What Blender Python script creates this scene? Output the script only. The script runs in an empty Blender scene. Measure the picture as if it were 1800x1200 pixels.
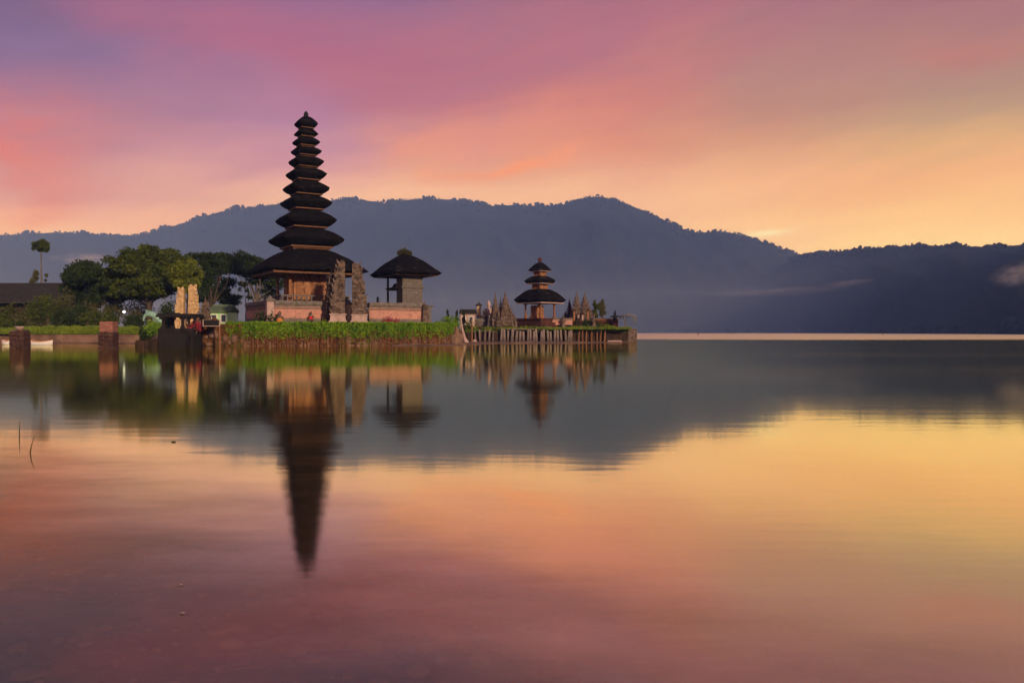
import bpy, math, random
import numpy as np
from mathutils import Vector, Matrix, noise as mnoise

S = bpy.context.scene
C = S.collection
R = math.radians
K = 1413.0          # focal length of the lens in units of a 1800-unit-wide frame
CAMZ = 0.85         # tripod just above the water
HOR = 584.0
rng = random.Random(7)

def lin(r, g, b):
    f = lambda c: (c/12.92 if c <= 0.04045 else ((c+0.055)/1.055)**2.4)
    return (f(r/255), f(g/255), f(b/255), 1.0)

# ------------------------------------------------------------------ camera, exposure
cam_d = bpy.data.cameras.new('camera')
cam = bpy.data.objects.new('camera', cam_d)
C.objects.link(cam)
cam.location = (0, 0, CAMZ)
cam.rotation_euler = (R(90), 0, 0)
cam_d.sensor_width = 36.0
cam_d.lens = K/1800*36
cam_d.shift_y = -(600-HOR)/1800
cam_d.clip_start = 0.05
cam_d.clip_end = 20000
S.camera = cam
S.view_settings.view_transform = 'Standard'
S.view_settings.look = 'None'
S.view_settings.exposure = 0.0
S.view_settings.gamma = 1.0
S.view_settings.use_curve_mapping = False
S.cycles.use_denoising = True
S.cycles.volume_bounces = 1
S.cycles.max_bounces = 8
S.cycles.transparent_max_bounces = 16
S.cycles.sample_clamp_indirect = 4.0
S.cycles.caustics_reflective = False
S.cycles.caustics_refractive = False

# ------------------------------------------------------------------ sun and sky
SUN_AZ, SUN_EL = R(150), R(15)        # clockwise from the view direction (+Y)
sun_d = bpy.data.lights.new('sun', 'SUN')
sun_d.energy = 3.2
sun_d.angle = R(3)
sun_d.color = (1.0, 0.74, 0.50)
sun = bpy.data.objects.new('sun', sun_d)
C.objects.link(sun)
sdir = Vector((math.sin(SUN_AZ)*math.cos(SUN_EL), math.cos(SUN_AZ)*math.cos(SUN_EL), math.sin(SUN_EL)))
sun.rotation_euler = sdir.to_track_quat('Z', 'Y').to_euler()
sun.location = (60, -40, 40)

class Nodes:
    """short hand for building node trees"""
    def __init__(s, tree):
        s.t = tree
        s.n = tree.nodes
        s.l = tree.links
    def new(s, kind, **kw):
        nd = s.n.new(kind)
        for k, v in kw.items():
            setattr(nd, k, v)
        return nd
    def put(s, sock, v):
        if isinstance(v, bpy.types.NodeSocket):
            s.l.new(v, sock)
        elif v is not None:
            sock.default_value = v
    def math(s, op, a, b=None, c=None, clamp=False):
        nd = s.new('ShaderNodeMath', operation=op, use_clamp=clamp)
        s.put(nd.inputs[0], a)
        if b is not None: s.put(nd.inputs[1], b)
        if c is not None: s.put(nd.inputs[2], c)
        return nd.outputs[0]
    def mix(s, f, a, b, mode='MIX'):
        nd = s.new('ShaderNodeMix', data_type='RGBA', blend_type=mode)
        s.put(nd.inputs[0], f); s.put(nd.inputs[6], a); s.put(nd.inputs[7], b)
        return nd.outputs[2]
    def ramp(s, f, stops, interp='LINEAR'):
        nd = s.new('ShaderNodeValToRGB')
        cr = nd.color_ramp
        cr.interpolation = interp
        while len(cr.elements) < len(stops):
            cr.elements.new(0.5)
        for e, (p, c) in zip(cr.elements, sorted(stops, key=lambda q: q[0])):
            e.position = p
            e.color = c
        s.put(nd.inputs[0], f)
        return nd.outputs[0]
    def smooth(s, v, a, b, to0=0.0, to1=1.0):
        nd = s.new('ShaderNodeMapRange', interpolation_type='SMOOTHSTEP')
        s.put(nd.inputs[0], v)
        for i, q in enumerate((a, b, to0, to1)):
            s.put(nd.inputs[1+i], q)
        return nd.outputs[0]
    def noise(s, vec, scale, detail=3.0, rough=0.5, dist=0.0):
        nd = s.new('ShaderNodeTexNoise')
        s.put(nd.inputs['Vector'], vec)
        nd.inputs['Scale'].default_value = scale
        nd.inputs['Detail'].default_value = detail
        nd.inputs['Roughness'].default_value = rough
        nd.inputs['Distortion'].default_value = dist
        return nd.outputs['Fac']
    def xyz(s, x, y, z):
        nd = s.new('ShaderNodeCombineXYZ')
        for i, q in enumerate((x, y, z)): s.put(nd.inputs[i], q)
        return nd.outputs[0]

W = bpy.data.worlds.new('World')
S.world = W
W.use_nodes = True
W.node_tree.nodes.clear()
N = Nodes(W.node_tree)
tc = N.new('ShaderNodeTexCoord')
sep = N.new('ShaderNodeSeparateXYZ')
N.l.new(tc.outputs['Generated'], sep.inputs[0])
dx, dy, dz = sep.outputs
az = N.math('ARCTAN2', dx, dy)
el = N.math('ARCSINE', dz)
# broad streaky clouds: bend the colour bands and break them up
c1 = N.noise(N.xyz(N.math('MULTIPLY', az, 1.6), N.math('ADD', N.math('MULTIPLY', el, 6.0), N.math('MULTIPLY', az, -1.3)), 3.7), 1.7, 3.0, 0.5, 0.4)
c2 = N.noise(N.xyz(N.math('MULTIPLY', az, 2.2), N.math('ADD', N.math('MULTIPLY', el, 5.0), N.math('MULTIPLY', az, -1.0)), 9.1), 2.0, 4.0, 0.5, 0.5)
c3 = N.noise(N.xyz(N.math('MULTIPLY', az, 1.5), N.math('MULTIPLY', el, 14.0), 1.3), 2.0, 3.0, 0.5, 0.3)
elw = N.math('ADD', el, N.math('ADD', N.math('MULTIPLY', N.math('SUBTRACT', c1, 0.5), 0.09), N.math('MULTIPLY', N.math('SUBTRACT', c3, 0.5), 0.03)))
azw = N.math('ADD', az, N.math('MULTIPLY', N.math('SUBTRACT', c2, 0.5), 0.35))
def e01(px, py):
    x = (px-900)/K
    return math.atan((HOR-py)/K/math.sqrt(1+x*x))/1.6+0.05
def column(px, stops, zen):
    st = [(e01(px, py), lin(*c)) for py, c in stops]
    st += [(0.0, st[0][1] if stops[0][0] > stops[-1][0] else lin(*stops[-1][1])), (0.52, lin(*zen)), (1.0, lin(72, 66, 112))]
    return N.ramp(N.math('ADD', N.math('DIVIDE', elw, 1.6), 0.05), st, 'B_SPLINE' if False else 'EASE' if False else 'LINEAR')
SKYCOLS = [
  (60,  [(415,(252,190,138)),(385,(246,168,132)),(330,(220,146,138)),(270,(202,130,138)),(200,(176,114,140)),(120,(155,106,142)),(60,(130,100,146)),(0,(112,90,134)),(-60,(104,84,130))], (88,76,124)),
  (500, [(360,(242,178,142)),(320,(232,164,146)),(270,(208,138,150)),(210,(184,122,154)),(140,(178,108,140)),(80,(172,102,138)),(0,(150,98,142)),(-70,(132,92,140))], (94,76,126)),
  (980, [(350,(248,180,134)),(300,(236,158,122)),(250,(230,142,112)),(180,(212,122,112)),(110,(186,110,124)),(40,(176,106,128)),(-50,(156,98,126))], (98,78,124)),
  (1680,[(440,(255,206,130)),(380,(255,194,122)),(310,(249,174,112)),(250,(226,168,110)),(210,(196,150,114)),(150,(182,136,116)),(90,(180,131,118)),(40,(180,124,117)),(-40,(168,106,118))], (108,82,116)),
]
cols = [column(*q) for q in SKYCOLS]
azp = [math.atan((q[0]-900)/K) for q in SKYCOLS]
sky = cols[0]
for i in range(1, 4):
    sky = N.mix(N.smooth(azw, azp[i-1], azp[i]), sky, cols[i])
def veil(base, px, py, sx, sy, rot, col, amt, lo=0.0):
    """a soft cloud bank of its own colour at one direction of the sky"""
    x = (px-900)/K
    a0, e0 = math.atan(x), math.atan((HOR-py)/K/math.sqrt(1+x*x))
    da, de = N.math('SUBTRACT', azw if lo else az, a0), N.math('SUBTRACT', elw if lo else el, e0)
    cr, sr = math.cos(R(rot)), math.sin(R(rot))
    p = N.math('DIVIDE', N.math('ADD', N.math('MULTIPLY', da, cr), N.math('MULTIPLY', de, sr)), sx/K)
    q = N.math('DIVIDE', N.math('SUBTRACT', N.math('MULTIPLY', de, cr), N.math('MULTIPLY', da, sr)), sy/K)
    r2 = N.math('ADD', N.math('MULTIPLY', p, p), N.math('MULTIPLY', q, q))
    m = N.math('EXPONENT', N.math('MULTIPLY', r2, -1.0))
    m = N.math('MULTIPLY', m, N.smooth(c2, 0.25, 0.6))
    return N.mix(N.math('MULTIPLY', m, amt), base, lin(*col))
sky = veil(sky, 30, 270, 75, 100, 0, (232, 108, 92), 0.75, 1)
sky = veil(sky, 620, 95, 330, 60, -6, (190, 92, 118), 0.5, 1)
sky = veil(sky, 1050, 60, 260, 60, 6, (202, 100, 112), 0.3, 1)
sky = veil(sky, 1150, 160, 170, 70, 35, (216, 120, 108), 0.4, 1)
sky = veil(sky, 900, 235, 150, 45, 18, (240, 142, 114), 0.6, 1)
sky = veil(sky, 945, 288, 75, 14, 24, (252, 146, 98), 1.0, 1)
sky = veil(sky, 1740, 58, 120, 34, 0, (208, 108, 98), 0.4, 1)
sky = veil(sky, 1345, 411, 38, 5, 4, (255, 236, 170), 1.0)
# the low sky is brighter than it looks from here: the haze over the lake takes part of it away
HAZE_COL, HAZE_DENS, HAZE_TOP = (0.22, 0.37, 0.90), 0.00040, 425.0
fine = N.noise(N.xyz(N.math('MULTIPLY', az, 3.0), N.math('ADD', N.math('MULTIPLY', el, 30.0), N.math('MULTIPLY', az, -5.0)), 5.5), 2.0, 4.0, 0.6, 0.6)
grey = N.new('ShaderNodeRGBToBW'); N.put(grey.inputs[0], sky)
sky = N.mix(0.10, sky, N.xyz(grey.outputs[0], grey.outputs[0], grey.outputs[0]))
sky = N.mix(1.0, sky, N.ramp(fine, [(0.25, (0.96, 0.955, 0.98, 1)), (0.75, (1.04, 1.03, 1.005, 1))]), 'MULTIPLY')
path = N.math('MINIMUM', N.math('DIVIDE', HAZE_TOP, N.math('MAXIMUM', dz, 0.02)), 4300.0)
ss = N.new('ShaderNodeSeparateColor'); N.put(ss.inputs[0], sky)
chan = []
for i, scat in enumerate((0.19, 0.17, 0.20)):
    gain = N.math('EXPONENT', N.math('MULTIPLY', path, HAZE_COL[i]*HAZE_DENS))
    v_ = N.math('SUBTRACT', N.math('MULTIPLY', ss.outputs[i], gain), N.math('MULTIPLY', N.math('SUBTRACT', gain, 1.0), scat))
    chan.append(N.math('MAXIMUM', v_, 0.02))
cc = N.new('ShaderNodeCombineColor')
for i in range(3): N.put(cc.inputs[i], chan[i])
sky = cc.outputs[0]
# sky behind the camera: soft lilac and rose
back = N.ramp(N.math('ADD', N.math('DIVIDE', elw, 1.6), 0.05), [(0.0, lin(190,150,150)), (0.12, lin(188,144,154)), (0.35, lin(140,116,150)), (0.6, lin(92,82,128)), (1.0, lin(72,66,112))])
sky = N.mix(N.smooth(N.math('ABSOLUTE', az), 0.9, 1.7), sky, back)
nish = N.new('ShaderNodeTexSky', sky_type='NISHITA')
nish.sun_disc = False
nish.sun_elevation = SUN_EL
nish.sun_rotation = SUN_AZ
nish.air_density = 1.0
nish.dust_density = 2.0
bg1 = N.new('ShaderNodeBackground'); N.put(bg1.inputs[0], sky); bg1.inputs[1].default_value = 1.0
bg2 = N.new('ShaderNodeBackground'); N.put(bg2.inputs[0], nish.outputs[0]); bg2.inputs[1].default_value = 0.05
addw = N.new('ShaderNodeMixShader'); addw.inputs[0].default_value = 0.06
N.l.new(bg1.outputs[0], addw.inputs[1]); N.l.new(bg2.outputs[0], addw.inputs[2])
wo = N.new('ShaderNodeOutputWorld')
N.l.new(addw.outputs[0], wo.inputs[0])

# ------------------------------------------------------------------ helpers
def X(px, d): return (px-900)/K*d
def Z(py, d): return CAMZ+(HOR-py)/K*d

def setp(o, label=None, cat=None, group=None, kind=None):
    if label: o['label'] = label
    if cat: o['category'] = cat
    if group: o['group'] = group
    if kind: o['kind'] = kind
    return o

def thing(name, loc, rz, label, cat, group=None, kind=None):
    o = bpy.data.objects.new(name, None)
    o.empty_display_size = 0.3
    C.objects.link(o)
    o.location = loc
    o.rotation_euler = (0, 0, rz)
    return setp(o, label, cat, group, kind)

class MB:
    """collects shapes into one mesh"""
    def __init__(s):
        s.v = []; s.f = []; s.mi = []; s.sm = []
        s.M = Matrix.Identity(4)
    def add(s, vs, fs, mi=0, smooth=False):
        b = len(s.v)
        M = s.M
        s.v += [tuple(M @ Vector(p)) for p in vs]
        s.f += [tuple(i+b for i in f) for f in fs]
        s.mi += [mi]*len(fs); s.sm += [smooth]*len(fs)
    def box(s, c, d, rz=0.0, taper=1.0, mi=0, bev=0.0, tilt=0.0):
        x, y, z = d[0]/2, d[1]/2, d[2]/2
        t = taper
        if bev:
            b = min(bev, x*.45, y*.45, z*.45)
            rings = [(-z, 1, b), (-z+b, 1, 0), (z-b, t, 0), (z, t, b)]
            vs = []
            for zz, k, ins in rings:
                ax, ay = x*k-ins, y*k-ins
                cb = b if ins == 0 else b*.6
                vs += [(-ax+cb,-ay,zz),(ax-cb,-ay,zz),(ax,-ay+cb,zz),(ax,ay-cb,zz),(ax-cb,ay,zz),(-ax+cb,ay,zz),(-ax,ay-cb,zz),(-ax,-ay+cb,zz)]
            fs = [tuple(range(7,-1,-1)), tuple(range(24,32))]
            for k in range(3):
                for i in range(8):
                    j = (i+1) % 8
                    fs.append((k*8+i, k*8+j, k*8+8+j, k*8+8+i))
        else:
            vs = [(-x,-y,-z),(x,-y,-z),(x,y,-z),(-x,y,-z),(-x*t,-y*t,z),(x*t,-y*t,z),(x*t,y*t,z),(-x*t,y*t,z)]
            fs = [(3,2,1,0),(4,5,6,7),(0,1,5,4),(1,2,6,5),(2,3,7,6),(3,0,4,7)]
        cr, sr = math.cos(rz), math.sin(rz)
        ct, st = math.cos(tilt), math.sin(tilt)
        out = []
        for p in vs:
            q = (p[0]*ct+p[2]*st, p[1], -p[0]*st+p[2]*ct)
            out.append((c[0]+q[0]*cr-q[1]*sr, c[1]+q[0]*sr+q[1]*cr, c[2]+q[2]))
        s.add(out, fs, mi)
    def loft(s, rings, cap=True, mi=0, smooth=True):
        n = len(rings[0])
        vs = [p for r in rings for p in r]
        fs = []
        for k in range(len(rings)-1):
            for i in range(n):
                j = (i+1) % n
                fs.append((k*n+i, k*n+j, (k+1)*n+j, (k+1)*n+i))
        s.add(vs, fs, mi, smooth)
        if cap:
            s.add(rings[0], [tuple(range(n-1, -1, -1))], mi)
            s.add(rings[-1], [tuple(range(n))], mi)
    def lathe(s, c, prof, n=12, mi=0, smooth=True):
        rings = [[(c[0]+r*math.cos(2*math.pi*i/n), c[1]+r*math.sin(2*math.pi*i/n), c[2]+z) for i in range(n)] for r, z in prof]
        s.loft(rings, True, mi, smooth)
    def tube(s, pts, rad, n=7, mi=0):
        pts = [Vector(p) for p in pts]
        if not hasattr(rad, '__len__'): rad = [rad]*len(pts)
        rings = []
        for i, p in enumerate(pts):
            d = (pts[min(i+1, len(pts)-1)]-pts[max(i-1, 0)]).normalized()
            u = d.cross(Vector((0.3, 0.9, 0.31)))
            if u.length < 1e-3: u = d.cross(Vector((1, 0, 0)))
            u.normalize(); w = d.cross(u)
            rings.append([tuple(p+(u*math.cos(2*math.pi*k/n)+w*math.sin(2*math.pi*k/n))*rad[i]) for k in range(n)])
        s.loft(rings, True, mi, True)
    def blob(s, c, r, seed=0, amp=0.25, fr=1.5, nu=10, nv=7, mi=0):
        rings = []
        for j in range(nv+1):
            th = math.pi*(0.04+0.92*j/nv)
            ring = []
            for i in range(nu):
                ph = 2*math.pi*i/nu
                d = Vector((math.sin(th)*math.cos(ph), math.sin(th)*math.sin(ph), -math.cos(th)))
                k = 1+amp*mnoise.noise(d*fr+Vector((seed*3.1, seed*1.7, seed)))*2
                ring.append((c[0]+d.x*r[0]*k, c[1]+d.y*r[1]*k, c[2]+d.z*r[2]*k))
            rings.append(ring)
        s.loft(rings, True, mi, True)
    def build(s, name, mats, parent=None):
        me = bpy.data.meshes.new(name)
        me.from_pydata(s.v, [], s.f)
        for m in (mats if isinstance(mats, (list, tuple)) else [mats]):
            me.materials.append(m)
        me.polygons.foreach_set('material_index', s.mi)
        me.polygons.foreach_set('use_smooth', s.sm)
        me.update()
        o = bpy.data.objects.new(name, me)
        C.objects.link(o)
        if parent is not None: o.parent = parent
        return o

def quads_mesh(name, P, mats, parent=None, mi=None):
    """P: array (n,4,3) of loose leaf quads"""
    n = len(P)
    me = bpy.data.meshes.new(name)
    me.vertices.add(n*4); me.loops.add(n*4); me.polygons.add(n)
    me.vertices.foreach_set('co', np.ascontiguousarray(P, dtype=np.float32).ravel())
    me.loops.foreach_set('vertex_index', np.arange(n*4, dtype=np.int32))
    me.polygons.foreach_set('loop_start', np.arange(0, n*4, 4, dtype=np.int32))
    for m in (mats if isinstance(mats, (list, tuple)) else [mats]):
        me.materials.append(m)
    if mi is not None:
        me.polygons.foreach_set('material_index', np.asarray(mi, dtype=np.int32))
    me.update(calc_edges=True)
    me.validate()
    o = bpy.data.objects.new(name, me)
    C.objects.link(o)
    if parent is not None: o.parent = parent
    return o

def leaf_quads(cent, size, rs, flat=0.0, aspect=1.7):
    """randomly turned leaves at the given centres; flat>0 lays them towards the horizontal"""
    n = len(cent)
    a = rs.normal(size=(n, 3)); a[:, 2] *= (1-flat)
    a /= np.linalg.norm(a, axis=1)[:, None]+1e-9
    b = rs.normal(size=(n, 3)); b[:, 2] *= (1-flat)
    b = np.cross(a, np.cross(b, a)); b /= np.linalg.norm(b, axis=1)[:, None]+1e-9
    sz = size*rs.uniform(0.6, 1.4, n)[:, None]
    A, B = a*sz*aspect/2, b*sz/2
    return np.stack([cent-A, cent-B*0.8, cent+A, cent+B*0.8], axis=1)

def clump_points(clumps, dens, rs, shell=0.55):
    """points spread in the outer shell of ellipsoid clumps (x,y,z,rx,ry,rz)"""
    out = []
    for (x, y, z, rx, ry, rz) in clumps:
        n = max(12, int(dens*(rx*ry+rx*rz+ry*rz)*4))
        d = rs.normal(size=(n, 3)); d /= np.linalg.norm(d, axis=1)[:, None]
        r = shell+(1.08-shell)*rs.uniform(0, 1, n)**0.6
        # uneven edge
        w = np.array([mnoise.noise(Vector((p[0]*2.2+x, p[1]*2.2+y, p[2]*2.2+z))) for p in d])
        r = r*(1+0.35*w)
        out.append(np.array([x, y, z])+d*r[:, None]*np.array([rx, ry, rz]))
    return np.concatenate(out)

# ------------------------------------------------------------------ materials
def mat(name, c1, c2=None, scale=4.0, rough=0.85, bump=0.0, bscale=None, spec=0.2, stretch=(1,1,1), c3=None, s3=0.7, island=None, transl=0.0, lo=0.35, hi=0.65):
    m = bpy.data.materials.new(name)
    m.use_nodes = True
    q = Nodes(m.node_tree)
    b = q.n['Principled BSDF']
    b.inputs['Roughness'].default_value = rough
    b.inputs['Specular IOR Level'].default_value = spec
    t = q.new('ShaderNodeTexCoord')
    mp = q.new('ShaderNodeMapping')
    q.l.new(t.outputs['Object'], mp.inputs[0])
    mp.inputs['Scale'].default_value = stretch
    v = mp.outputs[0]
    col = tuple(c1)+(1.0,)
    if c2 is not None:
        f = q.smooth(q.noise(v, scale, 3.0 if island else 5.0, 0.6), lo, hi)
        if island:
            g = q.new('ShaderNodeNewGeometry')
            f = q.math('ADD', q.math('MULTIPLY', f, 1-island), q.math('MULTIPLY', g.outputs['Random Per Island'], island))
        col = q.mix(f, col, tuple(c2)+(1.0,))
    if c3 is not None:
        f3 = q.smooth(q.noise(v, scale*s3+0.37, 4.0, 0.6), 0.55, 0.68)
        col = q.mix(f3, col, tuple(c3)+(1.0,))
    q.put(b.inputs['Base Color'], col)
    if bump:
        bn = q.new('ShaderNodeBump')
        bn.inputs['Strength'].default_value = min(1.0, bump)
        bn.inputs['Distance'].default_value = 0.05
        q.l.new(q.noise(v, bscale or scale*4, 5.0, 0.6), bn.inputs['Height'])
        q.l.new(bn.outputs[0], b.inputs['Normal'])
    if transl:
        out = q.n['Material Output']
        tr = q.new('ShaderNodeBsdfTranslucent')
        q.put(tr.inputs[0], col)
        ms = q.new('ShaderNodeMixShader'); ms.inputs[0].default_value = transl
        q.l.new(b.outputs[0], ms.inputs[1]); q.l.new(tr.outputs[0], ms.inputs[2])
        q.l.new(ms.outputs[0], out.inputs[0])
    return m

M = {}
M['thatch'] = mat('black_thatch', (0.004,0.0035,0.004), (0.012,0.010,0.010), 3.0, 0.95, 1.0, 14, 0.05, (1,1,4), (0.028,0.023,0.020), 0.5)
M['thatch_worn'] = mat('worn_thatch', (0.004,0.0035,0.004), (0.011,0.009,0.009), 2.0, 0.95, 0.8, 14, 0.05, (1,1,3), (0.045,0.040,0.042), 0.6)
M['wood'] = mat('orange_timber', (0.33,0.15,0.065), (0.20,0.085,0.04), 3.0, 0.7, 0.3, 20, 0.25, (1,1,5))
M['carved'] = mat('carved_timber', (0.42,0.20,0.095), (0.22,0.09,0.045), 5.0, 0.7, 0.9, 16, 0.25, (1,1,0.5), (0.10,0.045,0.03))
M['wood_dark'] = mat('dark_timber', (0.05,0.028,0.02), (0.03,0.018,0.014), 4.0, 0.7, 0.3, 20, 0.2)
M['wall_pink'] = mat('rose_brick_wall', (0.56,0.27,0.20), (0.46,0.235,0.19), 1.6, 0.85, 0.4, 12, 0.15, (1,1,1.5), (0.24,0.125,0.10), 2.6)
M['coping'] = mat('weathered_coping', (0.20,0.165,0.15), (0.13,0.11,0.10), 3.0, 0.9, 0.6, 12, 0.15, (1,1,1), (0.10,0.11,0.06))
M['stone'] = mat('carved_stone', (0.20,0.145,0.115), (0.055,0.04,0.032), 3.5, 0.9, 1.0, 9, 0.1, (1,1,1), (0.20,0.105,0.06), 1.4)
M['stone_grey'] = mat('grey_stone', (0.17,0.145,0.13), (0.11,0.095,0.085), 2.0, 0.9, 0.6, 10, 0.1, (1,1,2), (0.21,0.18,0.16), 0.8)
M['stone_pink'] = mat('pale_rose_stone', (0.50,0.35,0.31), (0.38,0.26,0.23), 3.0, 0.9, 0.6, 12, 0.1)
M['stone_red'] = mat('dark_red_stone', (0.11,0.04,0.03), (0.055,0.025,0.02), 2.0, 0.9, 0.6, 10, 0.1)
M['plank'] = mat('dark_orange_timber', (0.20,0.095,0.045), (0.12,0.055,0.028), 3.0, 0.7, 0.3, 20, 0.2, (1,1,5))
M['gold'] = mat('pale_gold_stone', (0.72,0.50,0.27), (0.46,0.29,0.14), 5.0, 0.8, 1.0, 8, 0.2, (1,1,1), (0.36,0.22,0.09), 1.5)
M['piles'] = mat('weathered_piles', (0.26,0.20,0.175), (0.10,0.075,0.065), 4.0, 0.9, 0.5, 12, 0.1, (1,1,0.3))
M['mud'] = mat('brown_mud', (0.24,0.14,0.095), (0.13,0.075,0.05), 0.8, 0.8, 0.6, 5, 0.3, (1,1,1), (0.24,0.15,0.10))
M['serpent'] = mat('mint_stone', (0.34,0.56,0.44), (0.22,0.40,0.32), 4.0, 0.6, 0.5, 14, 0.2)
M['grass'] = mat('grass_ground', (0.09,0.13,0.02), (0.045,0.075,0.014), 0.7, 0.95, 0.6, 6, 0.05, (1,1,1), (0.16,0.12,0.05))
M['blade'] = mat('grass_blades', (0.26,0.33,0.03), (0.10,0.16,0.02), 0.5, 0.9, 0, None, 0.1, island=0.6, transl=0.3)
M['hedge'] = mat('hedge_leaves', (0.30,0.46,0.03), (0.06,0.18,0.014), 0.9, 0.7, 0, None, 0.2, island=0.6, transl=0.3)
M['dead'] = mat('dry_leaves', (0.24,0.10,0.04), (0.12,0.055,0.025), 0.8, 0.9, 0, None, 0.1, island=0.6, c3=(0.15,0.15,0.03))
M['bank'] = mat('dark_bank', (0.06,0.035,0.022), (0.03,0.02,0.014), 2.0, 0.95, 0.6, 8, 0.1)
M['bark'] = mat('bark', (0.10,0.075,0.055), (0.05,0.038,0.03), 3.0, 0.95, 0.6, 10, 0.1, (1,1,0.3))
M['bark_pale'] = mat('pale_bark', (0.20,0.165,0.14), (0.11,0.09,0.075), 3.0, 0.95, 0.6, 10, 0.1, (1,1,0.3))
M['leaf_dark'] = mat('dark_leaves', (0.055,0.085,0.020), (0.016,0.030,0.010), 0.6, 0.8, 0, None, 0.15, island=0.55, transl=0.25)
M['leaf_mid'] = mat('green_leaves', (0.125,0.155,0.020), (0.018,0.036,0.010), 0.5, 0.8, 0, None, 0.15, island=0.55, transl=0.25)
M['leaf_lime'] = mat('lime_leaves', (0.24,0.26,0.025), (0.085,0.12,0.016), 0.6, 0.8, 0, None, 0.15, island=0.55, transl=0.3)
M['leaf_olive'] = mat('olive_leaves', (0.16,0.145,0.04), (0.05,0.055,0.02), 0.6, 0.8, 0, None, 0.15, island=0.55, transl=0.25)
M['leaf_brown'] = mat('brown_cypress_leaves', (0.10,0.07,0.035), (0.05,0.042,0.02), 0.8, 0.9, 0, None, 0.1, island=0.5)
M['white'] = mat('white_paint', (0.80,0.76,0.72), (0.70,0.66,0.62), 2.0, 0.5, 0.1, 10, 0.3)
M['mint'] = mat('mint_paint', (0.42,0.66,0.52), (0.30,0.50,0.40), 2.5, 0.6, 0.2, 10, 0.3)
M['green_wall'] = mat('green_lit_plaster', (0.50,0.78,0.42), (0.40,0.66,0.36), 1.5, 0.8, 0.1, 10, 0.2)  # pale green puts the greenish light on the hut into its wall colour
M['green_roof'] = mat('greenish_roof', (0.16,0.22,0.12), (0.10,0.14,0.09), 2.5, 0.9, 0.5, 12, 0.1, (4,1,1))
M['roof_grey'] = mat('grey_tile_roof', (0.055,0.046,0.042), (0.035,0.031,0.03), 1.0, 0.9, 0.6, 9, 0.1, (1,4,1), (0.04,0.05,0.03))
M['black'] = mat('black_and_shaded_stone', (0.012,0.010,0.010), (0.020,0.016,0.015), 3.0, 0.8, 0.4, 9, 0.2)
M['red'] = mat('red_cloth', (0.55,0.03,0.03), (0.40,0.02,0.03), 5.0, 0.8, 0.3, 14, 0.1)
M['orange'] = mat('orange_cloth', (0.60,0.24,0.05), (0.5,0.16,0.05), 5.0, 0.8, 0.3, 14, 0.1)
M['flower'] = mat('red_flowers', (0.42,0.05,0.07), (0.25,0.04,0.06), 3.0, 0.8, 0, None, 0.1, island=0.6)
M['glass'] = mat('dark_glass', (0.05,0.07,0.10), (0.04,0.05,0.07), 2.0, 0.1, 0, None, 0.5)
M['metal'] = mat('grey_metal', (0.20,0.19,0.19), (0.14,0.13,0.13), 4.0, 0.5, 0.1, 10, 0.4)
M['brick_pier'] = mat('red_brick_pier', (0.36,0.16,0.12), (0.22,0.10,0.075), 5.0, 0.9, 0.8, 14, 0.1, (1,1,2.5))
M['brick_wet'] = mat('wet_dark_brick', (0.085,0.035,0.026), (0.04,0.02,0.016), 5.0, 0.6, 1.0, 12, 0.3, (1,1,2.5), (0.12,0.075,0.04))
M['hill'] = mat('forested_slope', (0.016,0.019,0.014), (0.009,0.012,0.010), 0.012, 0.95, 0, None, 0.0)
M['forest'] = mat('hill_forest', (0.013,0.016,0.010), (0.008,0.010,0.008), 0.03, 0.95, 0, None, 0.0)

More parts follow.
